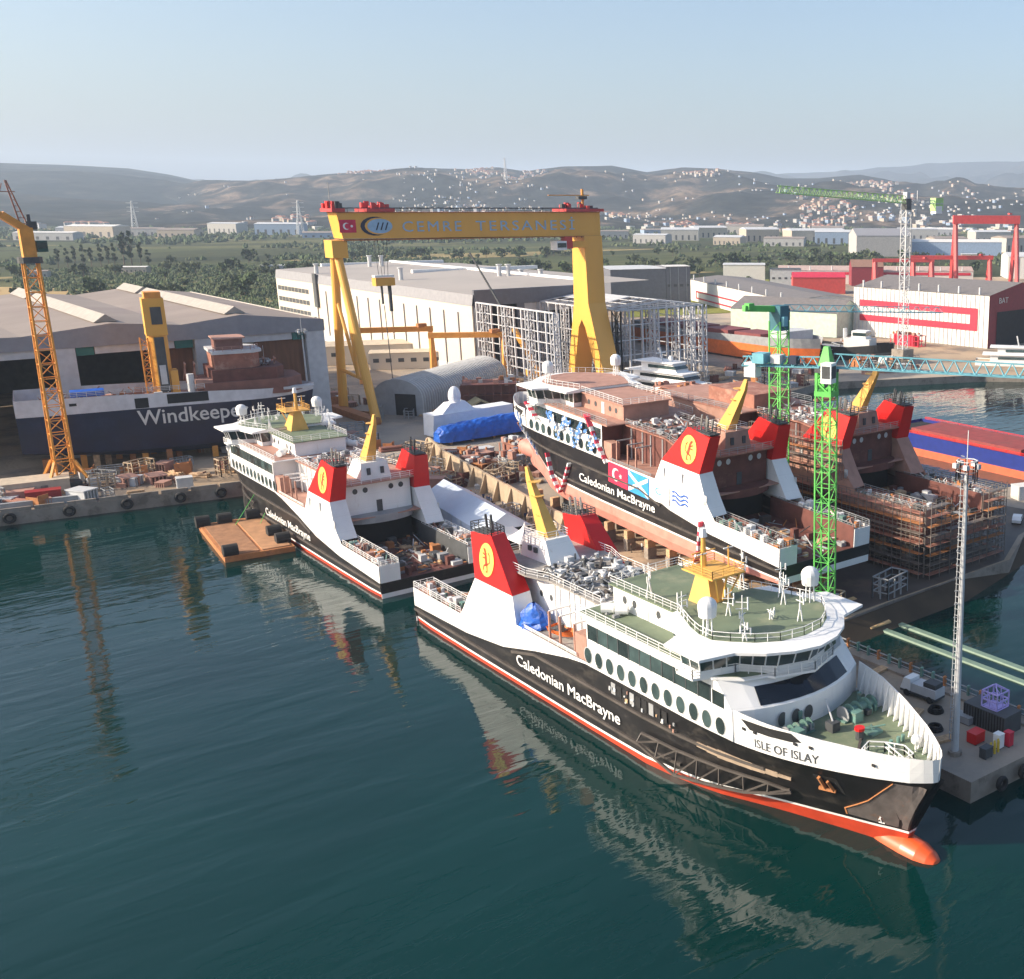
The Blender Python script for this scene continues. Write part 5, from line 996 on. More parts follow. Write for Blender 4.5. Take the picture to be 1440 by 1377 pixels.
def wx(t):
    b=MB(); rr=random.Random(3)
    b.hexa([(-2.4,-1,-.4),(2.4,-1,-.4),(2.8,23,-.4),(-2.8,23,-.4)],[(-2.7,-.6,5.2),(2.7,-.6,5.2),(2.6,23,5.4),(-2.6,23,5.4)],SHRINK)
    b.hexa([(-2.4,2,5.2),(2.4,2,5.2),(2.2,12,5.2),(-2.2,12,5.2)],[(-1.7,5,7.6),(1.7,5,7.6),(1.2,9.5,7.8),(-1.2,9.5,7.8)],SHRINK); b.ball((0,7.2,9.2),(1.5,1.7,2.6),SHRINK,10,8); b.build("shrink_wrap",t)
t=thing("wrapped_boat","yacht wrapped in white shrink film with a tall covered mast behind the blue tarpaulin","wrapped boat",(122.3,271.5,3.2),rz=R(-90+4)); wx(t)
t=thing("open_shelter","small olive open-fronted shelter behind the wrapped boats","shelter",(143,284,2.5),rz=R(-12)); b=MB(); b.yprism([(-3,0),(3,0),(3,4.2),(0,5.8),(-3,4.2)],0,6,mat("olive",(.28,.25,.15),.8)); b.build("walls",t); b=MB(); b.yprism([(-2.6,.1),(2.6,.1),(2.6,3.9),(0,5.3),(-2.6,3.9)],-.1,-.04,DARK); b.build("opening",t)
# ---------------------------------------------------------------- quay side
t=thing("marquee","big pale blue-grey peaked marquee roof beside the ferries","tent",(91,187,2.5),rz=R(-6))
TM=mat("tent_fabric",(.48,.55,.66),.7,var=.04); b=MB(); b.yprism([(-4.6,3.6),(4.6,3.6),(0,6.4)],-16,15,TM); b.build("roof",t)
b=MB(); b.box((-4.5,-15.8,0),(-4.4,14.8,3.6),TM); b.box((4.4,-15.8,0),(4.5,14.8,3.6),TM); b.box((-4.4,-15.7,.1),(4.4,-15.6,3.5),DARK); b.build("side_wall",t)
b=MB(); [b.bar((sx*4.6,y,0),(sx*4.6,y,3.6),.15,LGREY) for sx in (-1,1) for y in range(-16,16,5)]; b.build("tent_frame",t)
for i,(x,y,lb) in enumerate(((90.6,167.0,"white pagoda tent nearest the foreground ferry's mast house"),(89.6,171.8,"white pagoda tent in the middle of the three"),(88.2,176.5,"white pagoda tent closest to the big marquee"))):
    t=thing("pagoda_tent",lb,"tent",(x,y,2.5),group="three white pagoda tents"); b=MB(); n=8
    for k in range(n): 
        s0=2.5*(1-k/n)**1.9+.06; s1=2.5*(1-(k+1)/n)**1.9+.06; z0=2.5+2.9*k/n; z1=2.5+2.9*(k+1)/n; b.hexa([(-s0,-s0,z0),(s0,-s0,z0),(s0,s0,z0),(-s0,s0,z0)],[(-s1,-s1,z1),(s1,-s1,z1),(s1,s1,z1),(-s1,s1,z1)],WHITE)
    b.build("canopy",t)
    for sx in (-1,1):
        for sy in (-1,1): b=MB(); b.bar((sx*2.4,sy*2.4,0),(sx*2.4,sy*2.4,2.5),.1,LGREY); b.build("pole",t)
# stepped concrete retaining wall along the slipway
t=thing("retaining_wall","pale concrete slipway wall with counterforts and steel litter on top","wall",(105,205,2.5))
CW=mat("pale_concrete",(.44,.34,.235),.85,var=.15,dirt=(.3,.22,.15,.5,.6),dscale=.3)
wl=[(112.5,252),(108.4,234),(106.2,216),(103.8,198),(101.4,180),(100.6,168),(100.2,158)]; b=MB()
for (x0,y0),(x1,y1) in zip(wl[:-1],wl[1:]): b.bar((x0-105,y0-205,2.2),(x1-105,y1-205,2.0),.5,CW,h=4.2)
b.build("wall_panel",t)
for k in range(16):
    s_=k/15*(len(wl)-1.01); i=int(s_); f=s_-i; x=wl[i][0]+(wl[i+1][0]-wl[i][0])*f-105; y=wl[i][1]+(wl[i+1][1]-wl[i][1])*f-205
    b=MB(); b.hexa([(x-2.0,y-.25,0),(x,y-.25,0),(x,y+.25,0),(x-2.0,y+.25,0)],[(x-.5,y-.25,4.1),(x,y-.25,4.1),(x,y+.25,4.1),(x-.5,y+.25,4.1)],CW); b.build("counterfort",t)
def fender(x,y,z_,g,lab,r=1.0,ax=(1,0,0)):
    t=MB(); a=Vector(ax); n=16
    for sg in (1,):
        for i in range(n):
            a0=2*math.pi*i/n; a1=2*math.pi*(i+1)/n
            P=lambda a_,rr,dy: Vector((rr*math.cos(a_),dy,rr*math.sin(a_)))
            q=[]
            for ang in (a0,a1):
                for k in range(6): th=2*math.pi*k/6; q.append(P(ang,r*.72+r*.28*math.cos(th),r*.34*math.sin(th)))
            t.add(q,[(k,(k+1)%6,6+(k+1)%6,6+k) for k in range(6)],RUBBER)
    o=t.build("tyre_fender",smooth=True); o.location=(x,y,z_); o.rotation_euler=(0,0,math.atan2(a.y,a.x)); return tag(o,lab,"fender",g)
for k,x in enumerate((28.5,38.2,48.0,57.5,65.0)): fender(x,ip(x,[20,66],[259,251])-.5,1.5,"tyres hanging on the left quay","black tyre fender hanging on the quay wall near the orange crane" if k!=3 else "black tyre fender on the quay wall near the orange crane",1.15,(46,-8,0))
b=MB()
for k in range(9): x=22+k*5.4; y=ip(x,[20,66],[259,251]); b.bar((x,y+.4,2.9),(x+4.9,y-.45,2.9),.5,CONC,h=.8)
tag(b.build("quay_kerb"),"broken concrete kerb along the left quay edge","kerb")
for k in range(4): fender(85-.35,70+k*24,1.2,"tyres on the ferry berth","black tyre fender between the foreground ferry and its berth",1.0,(0,1,0))
# raft
t=thing("work_raft","rusty work raft with brown planks and tyre rolls beside the moored white ferry","raft",(59,216,.1),rz=R(-6))
b=MB(); b.box((-5.6,-12.6,-.6),(6,12.8,.9),RUST); b.build("pontoon",t)
b=MB(); b.box((-5,-12,.9),(.2,10.5,1.05),mat("raft_plank",(.30,.15,.075),.85,var=.25,dirt=(.2,.1,.05,.5,.6),dscale=.5)); b.box((.7,-12,.9),(5.4,10.5,1.1),mat("raft_plank_light",(.38,.20,.10),.85,var=.2)); b.build("planking",t)
for x,y in ((-5,11.8),(-1.2,11.6),(3.8,11.4),(-4.4,-11.4),(4.8,-9),(4.6,-3)):
    b=MB(); b.cyl((x-1.2,y,1.7),(x+1.2,y,1.7),1.15,RUBBER,n=14); b.build("tyre_roll",t)
b=MB(); b.bar((4,6,1),(10,14,7.5),.07,GRN); b.bar((0,8,1),(8.5,18,8),.07,GRN); b.build("mooring_line",t)
# lamp masts
def lampmast(lab,x,y,h,r,z0=2.5,ladder=True,boxes=True):
    t=thing("lamp_mast",lab,"light mast",(x,y,z0)); b=MB(); b.cyl((0,0,0),(0,0,h-1.5),r,LGREY,r2=r*.45,n=12); b.build("pole",t); b=MB(); b.cyl((0,0,0),(0,0,.5),r*1.8,CONC,n=10); b.build("base_plate",t)
    if ladder:
        b=MB(); b.bar((-.75,.25,2),(-.55,.25,h-2),.07,GREYST); b.bar((-.75,-.25,2),(-.55,-.25,h-2),.07,GREYST)
        for k in range(int(h*1.4)): z_=2+k*.7; b.bar((-.75,.25,z_),(-.75,-.25,z_),.06,GREYST); 
        for k in range(int(h/1.6)): z_=3+k*1.5; b.bar((-.7,.25,z_),(-1.15,0,z_),.06,GREYST); b.bar((-.7,-.25,z_),(-1.15,0,z_),.06,GREYST)
        b.build("caged_ladder",t)
    b=MB(); b.rail([(1.1*math.cos(a),1.1*math.sin(a),h-2.2) for a in [2*math.pi*i/8 for i in range(9)]],LGREY,h=2.2,step=.9,w=.09,bars=2)
    for a in range(5): b.cbox((1.2*math.cos(a*1.25),1.2*math.sin(a*1.25),h-.5),(.5,.5,.5),LGREY)
    b.bar((0,0,h-1),(0,0,h+3.2),.07,LGREY); b.build("lamp_basket",t); return t
lampmast("tall pale light mast with caged ladder on the pier by the foreground bow",88.6,69.2,33.6,.45)
lampmast("slim grey light mast standing before the Windkeeper hull",102.0,300,27,.35,ladder=False); lampmast("slim light mast among the steel stacks left of the gantry leg",88,287,22,.25,ladder=False)
# pier furniture
t=thing("pier_railing","grey-green rail with bollards along the outer edge of the pier","railing",(101.2,64,2.5)); 
for k in range(22): b=MB(); b.bar((0,k*1.9,0),(0,k*1.9,1.6),.4,WINCH if k%3 else RUST,h=.3); b.build("post",t)
b=MB(); b.bar((0,0,1.3),(0,41,1.3),.12,GREYST); b.bar((0,0,.7),(0,41,.7),.1,GREYST); b.build("rail_tube",t)
b=MB(); b.box((-1.4,-.6,-.01),(.35,43,.32),CONC); b.build("kerb",t)
t=thing("utility_truck","small white flatbed truck with dark load parked on the pier","truck",(97.1,81.2,2.5),rz=R(4)); b=MB(); b.box((-1,-2.6,.5),(1,2.8,.8),DGREY); b.build("chassis",t)
b=MB(); b.hexa([(-1,1.2,.8),(1,1.2,.8),(1,2.8,.8),(-1,2.8,.8)],[(-.95,1.3,2.3),(.95,1.3,2.3),(.95,2.3,2.3),(-.95,2.3,2.3)],WHITE); b.hexa([(-.85,2.34,1.6),(.85,2.34,1.6),(.85,2.62,1.6),(-.85,2.62,1.6)],[(-.8,2.1,2.2),(.8,2.1,2.2),(.8,2.33,2.2),(-.8,2.33,2.2)],GLASS); b.build("cab",t)
b=MB(); b.box((-1,-2.6,.8),(1,1.1,1.9),LGREY); b.box((-.8,-2.4,1.9),(.8,-.6,2.5),DGREY); b.build("load_bed",t)
for sx in (-1,1):
    for y in (-1.7,1.8): b=MB(); b.cyl((sx*1.05,y,.45),(sx*.75,y,.45),.45,RUBBER,n=12); b.build("wheel",t)
PUR=mat("lilac_frame",(.42,.36,.72),.5); t=thing("lilac_cage","lilac painted tubular cage on the pier","cage",(97.6,70.6,4.9)); b=MB()
for x in (-1.1,1.1):
    for y in (-1.1,1.1): b.bar((x,y,0),(x,y,2),.14,PUR)
for z_ in (0,1,2): b.bar((-1.1,-1.1,z_),(1.1,-1.1,z_),.14,PUR); b.bar((1.1,-1.1,z_),(1.1,1.1,z_),.14,PUR); b.bar((1.1,1.1,z_),(-1.1,1.1,z_),.14,PUR); b.bar((-1.1,1.1,z_),(-1.1,-1.1,z_),.14,PUR)
for x in (-1.1,1.1): b.bar((x,0,0),(x,0,2),.1,PUR); b.bar((0,x,0),(0,x,2),.1,PUR); b.bar((x,-1.1,0),(x,1.1,2),.08,PUR)
b.bar((-1.1,-1.1,2),(0,0,2.8),.12,PUR); b.bar((1.1,1.1,2),(0,0,2.8),.12,PUR); b.bar((1.1,-1.1,2),(0,0,2.8),.12,PUR); b.bar((-1.1,1.1,2),(0,0,2.8),.12,PUR); b.box((-.9,-.9,.02),(.9,.9,.1),PUR); b.build("cage_frame",t)
t=thing("steel_container","dark site container under the lilac cage","container",(97.4,70.8,2.5)); b=MB(); b.box((-1.6,-3,0),(1.6,3,2.4),DGREY); [b.bar((-1.62,-2.8+k*.4,.1),(-1.62,-2.8+k*.4,2.3),.1,DARK) for k in range(15)]; b.build("shell",t)
for x,y,w,d,h,mt,nm,lb in ((92.6,69.4,1.7,1.3,1.3,RED,"tool_chest","bright red steel chest beside the light mast"),(90.6,66.4,1.3,.9,1.2,DGREY,"generator","dark generator box behind the foreground bow"),(93.4,66.8,.9,.9,1.7,WHITE,"gas_cabinet","white cabinet on the pier edge"),(94.6,66.3,.8,.8,1.7,CRD,"gas_cabinet","red cabinet beside the white one on the pier edge"),(95.6,73.4,1.2,2.2,.9,GREYST,"pallet_load","grey pallet load on the pier behind the red chest")):
    b=MB(); b.box((-w/2,-d/2,.12),(w/2,d/2,h),mt); b.box((-w/2-.04,-d/2-.04,h),(w/2+.04,d/2+.04,h+.08),mt); [b.box((sx*w*.4-.08,-d/2,0),(sx*w*.4+.08,d/2,.12),DGREY) for sx in (-1,1)]; o_=b.build(nm); o_.location=(x,y,2.5); tag(o_,lb,"box")
for k in range(5):
    t=MB(); t.cyl((0,0,0),(0,0,1.3),.13,mat("gas_yellow",(.6,.45,.05),.5),n=8); t.ball((0,0,1.3),.13,MAT["gas_yellow"],8,4); o_=t.build("gas_cylinder"); o_.location=(91.6+k*.33,66.5-(k%2)*.3,2.5); tag(o_,"yellow gas cylinder standing on the pier by the mast","gas cylinder","yellow gas cylinders on the pier")
# slip rails under water reach out as pale strips
for x,lb in ((114.4,"pale slip rail running into the water, nearer the pier"),(117.9,"pale slip rail running into the water, farther from the pier")):
    b=MB(); b.hexa([(x-.6,20,.0),(x+.6,20,.0),(x+.6,104.6,.0),(x-.6,104.6,.0)],[(x-.5,20,.06),(x+.5,20,.06),(x+.5,104.6,.3),(x-.5,104.6,.3)],mat("slip_rail",(.17,.25,.19),.5)); tag(b.build("slip_rail"),lb,"rail")
b=MB(); b.hexa([(112,104,.2),(116.4,104,.2),(116.4,112,1.4),(112,112,1.4)],[(112,104,.9),(116.4,104,.9),(116.4,112,2.7),(112,112,2.7)],mat("slip_edge",(.55,.36,.17),.8,var=.3)); tag(b.build("slip_sill"),"sunlit orange concrete sill at the foot of the slipway","sill")
# containers, huts, cars at the quays
def boxthing(nm,lab,cat,x,y,w,d,h,mt,rz=0,ribs=True,z0=2.5,grp=None):
    b=MB(); b.box((-w/2,-d/2,0),(w/2,d/2,h),mt)
    if ribs:
        for k in range(int(d/.6)): b.box((-w/2-.05,-d/2+k*.6+.1,.15),(-w/2,-d/2+k*.6+.35,h-.15),mt)
        for k in range(int(w/.6)): b.box((-w/2+k*.6+.1,-d/2-.05,.15),(-w/2+k*.6+.35,-d/2,h-.15),mt)
    b.box((-w/2-.08,-d/2-.08,h-.12),(w/2+.08,d/2+.08,h+.02),mt); o_=b.build(nm); o_.location=(x,y,z0); o_.rotation_euler=(0,0,R(rz)); return tag(o_,lab,cat,grp)
boxthing("container","dark red container on the left quay beside the orange crane","container",35.4,262.5,6,2.6,2.5,mat("cont_red",(.30,.02,.02),.5),-9)
boxthing("container","white container on the quay edge in front of the navy hull","container",59.5,255.5,3,2.4,2.5,LGREY,-9); boxthing("container","long white container on the right quay beyond the scaffolded ferry","container",187,129.5,7,3,2.9,CLADW,-20)
boxthing("container","red container in the open vehicle deck of the garlanded ferry","container",118.2,121.6,2.2,3,2.4,RED,0,z0=11.2)
boxthing("site_hut","long pale roofed store behind the quay containers","hut",35.5,271.5,12,7,3.2,MAT["roof_tan"],-9,ribs=False)
boxthing("concrete_barrier","low grey barrier wall below the quay containers","barrier",34,259.6,13,.8,1.3,GREYST,-9,ribs=False)
def car(lab,x,y,rz,mt,z0=2.5,grp=None):
    t=thing("parked_car",lab,"car",(x,y,z0),rz=R(rz),group=grp); b=MB(); b.xprism([(-2.1,.35),(2.1,.35),(2.15,.85),(1.3,1.0),(.7,1.45),(-1.2,1.45),(-1.9,.98),(-2.15,.9)],-.85,.85,mt); b.build("body",t)
    b=MB(); b.xprism([(-1.75,.98),(1.2,1.0),(.66,1.4),(-1.15,1.4)],-.87,.87,GLASS); b.build("windows",t)
    for sx in (-1,1):
        for yy in (-1.35,1.35): b=MB(); b.cyl((sx*.9,yy,.33),(sx*.7,yy,.33),.33,RUBBER,n=10); b.build("wheel",t)
car("white car parked on the dark quay right of the scaffolding",170,120,-60,WHITE); car("white van-like car at the right frame edge on the dark quay",174.5,119.6,-70,WHITE)
# ---------------------------------------------------------------- steel hull blocks and yard clutter
def block(lab,x,y,w,d,h,mt,rz=0,seed=0,z0=2.5,open_=True):
    """a ribbed open steel ship section"""
    t=thing("hull_block",lab,"ship section",(x,y,z0),rz=R(rz),group="steel ship sections in the yard"); r_=random.Random(seed); b=MB()
    nz=max(1,round(h/2.8))
    for j in range(nz+1): z_=h*j/nz; s_=r_.uniform(.75,1); b.box((-w/2*s_,-d/2,z_),(w/2*s_,d/2*r_.uniform(.8,1),z_+.2),mt)
    b.build("deck_plate",t); b=MB()
    n=max(2,round(w/2.2)); m_=max(2,round(d/2.2))
    for i in range(n+1): x_=-w/2*.98+w*.98*i/n; b.box((x_-.12,-d/2,0),(x_+.12,-d/2+.3,h),mt); b.box((x_-.12,d/2-.3,0),(x_+.12,d/2,h),mt)
    for i in range(m_+1): y_=-d/2+d*i/m_; b.box((-w/2,y_-.12,0),(-w/2+.3,y_+.12,h*r_.uniform(.7,1)),mt)
    b.build("frame_rib",t); b=MB(); b.box((-w/2+.35,-d/2*.6,0),(w/2*.9,d/2*.8,h*.96),mt); 
    for k in range(14): b.cbox((r_.uniform(-w/2,w/2),r_.uniform(-d/2,d/2),h+.5),(r_.uniform(.3,1.6),r_.uniform(.3,1.6),r_.uniform(.5,1.8)),r_.choice([PRIMER,PRIMERL,RUST,GREYST,LGREY]))
    b.build("bulkhead",t); return t
BL=[("dark brown curved hull section nearest the arched shed",150,292,16,11,9,PRIMERD,-30),("pinkish flat hull section beside the dark curved one",163,300,14,10,5,PRIMERL,-30),
 ("pink superstructure block left of the white yacht",168,262,12,10,8,PRIMERL,10),("brown ribbed block behind the garlanded ferry's bow",147,236,11,12,7,PRIMER,0),
 ("long pink deck block between the two slipway ferries",163,214,10,26,10,PRIMERL,-2),("tall brown block with open bays beside the long pink deck block",176,232,11,16,12,PRIMER,-2),
 ("dark primer block near the scaffolded ferry's bow",158,192,9,14,9,PRIMERD,0),("pale pink block under the cyan crane's counterweight",190,215,12,12,8,PRIMERL,5),
 ("small rust block on cribbing behind the white yacht",206,236,9,10,6,RUST,12),("low brown plate stack near the water's left end",208,258,12,8,4,PRIMER,20),
 ("flat rose panel lying on the slipway litter",118.5,239,6.5,5,1.6,PRIMERL,10),("rusty box section on the slipway litter",113,226,4.5,5,2.4,RUST,14),
 ("brown girder section by the garlanded ferry's bow",128,236,6,8,3.2,PRIMER,8),("pale section with round cut-outs by the ferry bow",121.5,227,5,5,2.8,LGREY,15),
 ("stacked rust sections by the maroon-gabled workshop",330,318,14,7,4,RUST,-50),("row of red steel cradles before the ribbed workshop",362,318,5,16,4.5,CRD,0),("tawny scrap section on the far quay",300,286,9,6,3,RUST,10),
 ("brown stern section beyond the orange ship's bow",262,300,12,8,5,PRIMERD,0),("small dark section beside the tall grey crane's foot",306,276,6,5,3,DGREY,0)]
for k,(lb,x,y,w,d,h,mt,rz) in enumerate(BL): block(lb,x,y,w,d,h,mt,rz,seed=k)
# loose steel in the yard: pieces one can count, each its own object
SHP=[]
for k in range(8):
    b=MB(); r_=random.Random(40+k); mt=[PRIMERL,PRIMER,RUST,GREYST,LGREY,WOOD,PRIMERD,CW][k]
    if k%4==0: [b.box((-1.6,-1+.5*j,0),(1.6,-.8+.5*j,1.2),mt) for j in range(5)]; b.box((-1.7,-1.1,1.2),(1.7,1.3,1.35),mt)
    elif k%4==1: [b.cyl((-2,-.7+.45*j,.22),(2,-.7+.45*j,.22),.2,mt,n=8) for j in range(4)]; [b.cyl((-1.9,-.5+.45*j,.6),(1.9,-.5+.45*j,.6),.2,mt,n=8) for j in range(3)]
    elif k%4==2: b.box((-1.2,-.9,0),(1.2,.9,.25),mt); b.box((-1.2,-.9,.25),(-1.1,.9,1.9),mt); b.box((-1.2,.8,.25),(1.2,.9,1.6),mt); b.bar((1.1,-.8,.2),(-1,.7,1.7),.12,mt)
    else: b.rail([(-2,-1,0),(2,-1,0),(2,1,0),(-2,1,0),(-2,-1,0)],mt,h=2.2,step=1.3,w=.14)
    me=b.build("steel_piece"); SHP.append(me)
KN=["steel rack","pipe bundle","welded frame","tube cage","grey rack","plank bundle","primer frame","concrete-grey cage"]
zones=[(98,150,124,250,170),(140,245,180,275,60),(150,180,200,240,50),(104,110,110,215,24),(70,258,108,296,90),(12,257,66,280,60),(120,300,172,350,60),(225,268,330,320,44),(103,108,134,150,14),(186,240,240,300,22)]
blocked=[(99,112,124,210),(128,108,151,205),(115,252,150,280)]
qd=random.Random(21); first=set()
zn=["on the slipway beside the retaining wall","near the wrapped boats","between the slipway ferries' bows","along the slipway wall","by the navy ship's bow","on the left quay","near the arched shed","on the far quay by the workshop","on the sunlit slip behind the foreground ferry","near the white yacht"]
allp=[]
for zi,(x0,y0,x1,y1,nn) in enumerate(zones):
    for k in range(nn):
        x=qd.uniform(x0,x1); y=qd.uniform(y0,y1)
        if any(a<x<c_ and b_<y<d for a,b_,c_,d in blocked): continue
        f=qd.uniform(.6,1.5) if zi not in (7,9) else qd.uniform(1,2.2); allp.append((math.hypot(x,y)/f,zi,x,y,qd.uniform(0,3.1),f,f*qd.uniform(.7,1.3),qd.randrange(8)))
allp.sort(); litter=MB()
for q,(D_,zi,x,y,rz_,f,fz,ki) in enumerate(allp):
    s0=SHP[ki]
    if q<285:
        o_=s0 if ki not in first else s0.copy()
        if ki in first: C.objects.link(o_)
        first.add(ki); o_.location=(x,y,2.5); o_.rotation_euler=(0,0,rz_); o_.scale=(f,f,fz); tag(o_,KN[ki]+" lying "+zn[zi],"steel stock","loose steel and timber "+zn[zi])
    else:
        me=s0.data; k0=len(litter.v); cz_,sz_=math.cos(rz_),math.sin(rz_)
        litter.v+=[(x+f*(v.co.x*cz_-v.co.y*sz_),y+f*(v.co.x*sz_+v.co.y*cz_),2.5+fz*v.co.z) for v in me.vertices]
        for p_ in me.polygons: litter.f.append(tuple(k0+i_ for i_ in p_.vertices)); litter.m.append(litter.mi(me.materials[p_.material_index]))
o_=litter.build("steel_litter"); o_["kind"]="stuff"; o_["label"]="farther loose steel and timber strewn over the yard"; o_["category"]="steel litter"
# ---------------------------------------------------------------- people
def person_mesh(name, pose, top, leg, hat=None):
    """standing figure as one skinned surface"""
    J=dict(pel=(0,0,.95),ch=(0,0,1.35),nk=(0,0,1.5),hd=(0,.02,1.66),ls=(-.19,0,1.42),rs=(.19,0,1.42),le=(-.25,.02+pose*.1,1.14),re=(.25,.02-pose*.1,1.14),lh=(-.25,.1+pose*.2,.9),rh=(.25,.1-pose*.15,.9),
       lk=(-.1,.03+pose*.12,.5),rk=(.1,.03-pose*.06,.5),lf=(-.11,pose*.2,.07),rf=(.11,-pose*.18,.07),lt=(-.11,.18+pose*.2,.04),rt=(.11,.18-pose*.18,.04),lp=(-.1,0,.9),rp=(.1,0,.9))
    E_=[('pel','ch'),('ch','nk'),('nk','hd'),('ch','ls'),('ch','rs'),('ls','le'),('rs','re'),('le','lh'),('re','rh'),('pel','lp'),('pel','rp'),('lp','lk'),('rp','rk'),('lk','lf'),('rk','rf'),('lf','lt'),('rf','rt')]
    rad=dict(pel=.15,ch=.17,nk=.06,hd=.115,ls=.07,rs=.07,le=.05,re=.05,lh=.04,rh=.04,lk=.07,rk=.07,lf=.05,rf=.05,lt=.04,rt=.04,lp=.1,rp=.1)
    ks=list(J); me=bpy.data.meshes.new(name); me.from_pydata([J[k] for k in ks],[(ks.index(a),ks.index(b_)) for a,b_ in E_],[])
    ob=bpy.data.objects.new(name,me); C.objects.link(ob); md=ob.modifiers.new("s",'SKIN')
    for i,k in enumerate(ks): me.skin_vertices[0].data[i].radius=(rad[k],rad[k]*.8)
    me.skin_vertices[0].data[0].use_root=True
    ob.modifiers.new("sub",'SUBSURF').levels=1; bpy.context.view_layer.update()
    m2=bpy.data.meshes.new_from_object(ob.evaluated_get(bpy.context.evaluated_depsgraph_get())); bpy.data.objects.remove(ob)
    for mt in (mat("skin",(.45,.27,.19),.6),top,leg,hat or mat("hair",(.03,.02,.015),.8)): m2.materials.append(mt)
    for p in m2.polygons: z_=p.center.z; p.material_index=3 if z_>1.70 else 0 if z_>1.47 or (abs(p.center.x)>.2 and z_<.98 and z_>.8) else 1 if z_>.92 else 2
    m2.name=name; return m2
cols=[((.02,.03,.06),(.02,.025,.04)),((.5,.5,.5),(.03,.04,.08)),((.03,.06,.16),(.03,.03,.03)),((.55,.18,.03),(.04,.05,.1)),((.02,.02,.02),(.12,.1,.08))]
PM=[person_mesh("person",(.0,.6,-.5,.9,.2)[k],mat("cloth_top_%d"%k,a,.8),mat("cloth_leg_%d"%k,b_,.8),mat("hard_hat",(.7,.7,.7),.5) if k in (3,1) else None) for k,(a,b_) in enumerate(cols)]
desc=["in dark navy","in grey with white hard hat","in a blue jacket","in orange with white hard hat","in black"]
spots=[(100,223.9,"by the marquee's far end"),(103.4,220.8,"by the marquee's far end"),(102,213.9,"by the marquee's far end"),(120.5,221.4,"near the garlanded ferry's bow"),(122.4,221.6,"near the garlanded ferry's bow"),(109.4,174.4,"alone on the slipway"),(105.8,153.6,"beside the foreground ferry's far funnel"),(103.9,154.2,"beside the foreground ferry's far funnel"),(106.3,152.6,"beside the foreground ferry's far funnel"),(106.1,145.2,"behind the foreground ferry's white vent"),(104.8,142.8,"behind the foreground ferry's white vent"),(106.6,143.6,"behind the foreground ferry's white vent"),(100.1,153.3,"at the red funnel's foot"),(101,208,"beside the retaining wall"),(96.5,228,"by the quay road")]
for k in range(26): spots.append((98.2+qd.uniform(0,3.6)+(k*.05),208-k*1.15+qd.uniform(-2,2),"in the crowd between marquee and retaining wall"))
for k,(x,y,w_) in enumerate(spots):
    j=qd.randrange(5); o_=bpy.data.objects.new("person",PM[j]); C.objects.link(o_); o_.location=(x,y,2.5); o_.rotation_euler=(0,0,qd.uniform(0,6.2)); tag(o_,"person "+desc[j]+" "+w_,"person","people "+w_)

# things resting on the foreground ferry's side deck
b=MB(); rr=random.Random(8); n=10
rows=[]
for j in range(7):
    t_=j/6; rad=2.3*math.cos(t_*1.5)+.15; rows.append([(math.cos(6.283*i/n)*rad*.75+rr.uniform(-.2,.2),math.sin(6.283*i/n)*rad*1.1+rr.uniform(-.25,.25),t_*3.0+rr.uniform(-.15,.15)) for i in range(n+1)])
    rows[-1][n]=rows[-1][0]
for A,B_ in zip(rows[:-1],rows[1:]): b.strip(A,B_,BLUE)
o_=b.build("covered_equipment"); o_.location=(66.6,121.6,8.5); tag(o_,"bright blue tarpaulin bundle on the foreground ferry's side deck behind its funnel","tarpaulin")
t=thing("rescue_boat","orange rescue boat beside the blue tarpaulin bundle on the ferry deck","boat",(66.6,117.4,9.0),rz=R(185)); simple_hull(t,4.6,1.9,[(0,0,.3,.6),(.8,.7,1.1,1)],[ORN],taper=.4); b=MB(); b.box((-.6,.6,.5),(.6,2.6,.7),DGREY); b.box((-.3,1.8,.7),(.3,2.4,1.4),DGREY); b.build("thwart",t)
b=MB(); b.box((-.8,-.6,0),(-.05,.6,2.6),WHITE); b.box((.05,-.6,0),(.8,.6,2.6),WHITE); b.box((-.9,-.7,0),(.9,.7,.2),GREYST); b.box((-.7,-.62,1.9),(-.15,-.6,2.4),DGREY); b.box((.15,-.62,1.9),(.7,-.6,2.4),DGREY); o_=b.build("ventilation_trunk"); o_.location=(80.6,107.5,14.64); tag(o_,"twin white ventilation trunk at the rear corner of the foreground ferry's green deck","ventilator")

for k,(x,y,ax_) in enumerate(((89,63,(1,0,0)),(93,63,(1,0,0)),(97,63,(1,0,0)))): fender(x,y-.1,1.3,"tyres on the pier head","black tyre fender on the pier head facing the camera",.9,ax_)
for x,y,lb in ((95.2,77.5,"coil of dark hose on the pier by the truck"),(91.5,74.5,"coil of dark hose on the pier behind the foreground bow")):
    b=MB()
    for j in range(3):
        n=14; [b.bar((math.cos(6.283*i/n)*(.9-j*.1),math.sin(6.283*i/n)*(.9-j*.1),.12+j*.18),(math.cos(6.283*(i+1)/n)*(.9-j*.1),math.sin(6.283*(i+1)/n)*(.9-j*.1),.12+j*.18),.2,RUBBER) for i in range(n)]
    o_=b.build("hose_coil"); o_.location=(x,y,2.5); tag(o_,lb,"hose")
for x,y,rz_,lb in ((92.5,78.5,20,"stack of planks on the pier near the truck"),(90.0,72.2,-15,"stack of planks on the pier near the mast"),(98.5,90.2,5,"stack of planks on the pier towards the slipway")):
    b=MB(); [b.box((-1.6,-.6+.3*j,.12*q),(1.6,-.36+.3*j,.12*q+.1),WOOD) for j in range(4) for q in range(3)]; o_=b.build("plank_stack"); o_.location=(x,y,2.5); o_.rotation_euler=(0,0,R(rz_)); tag(o_,lb,"planks")
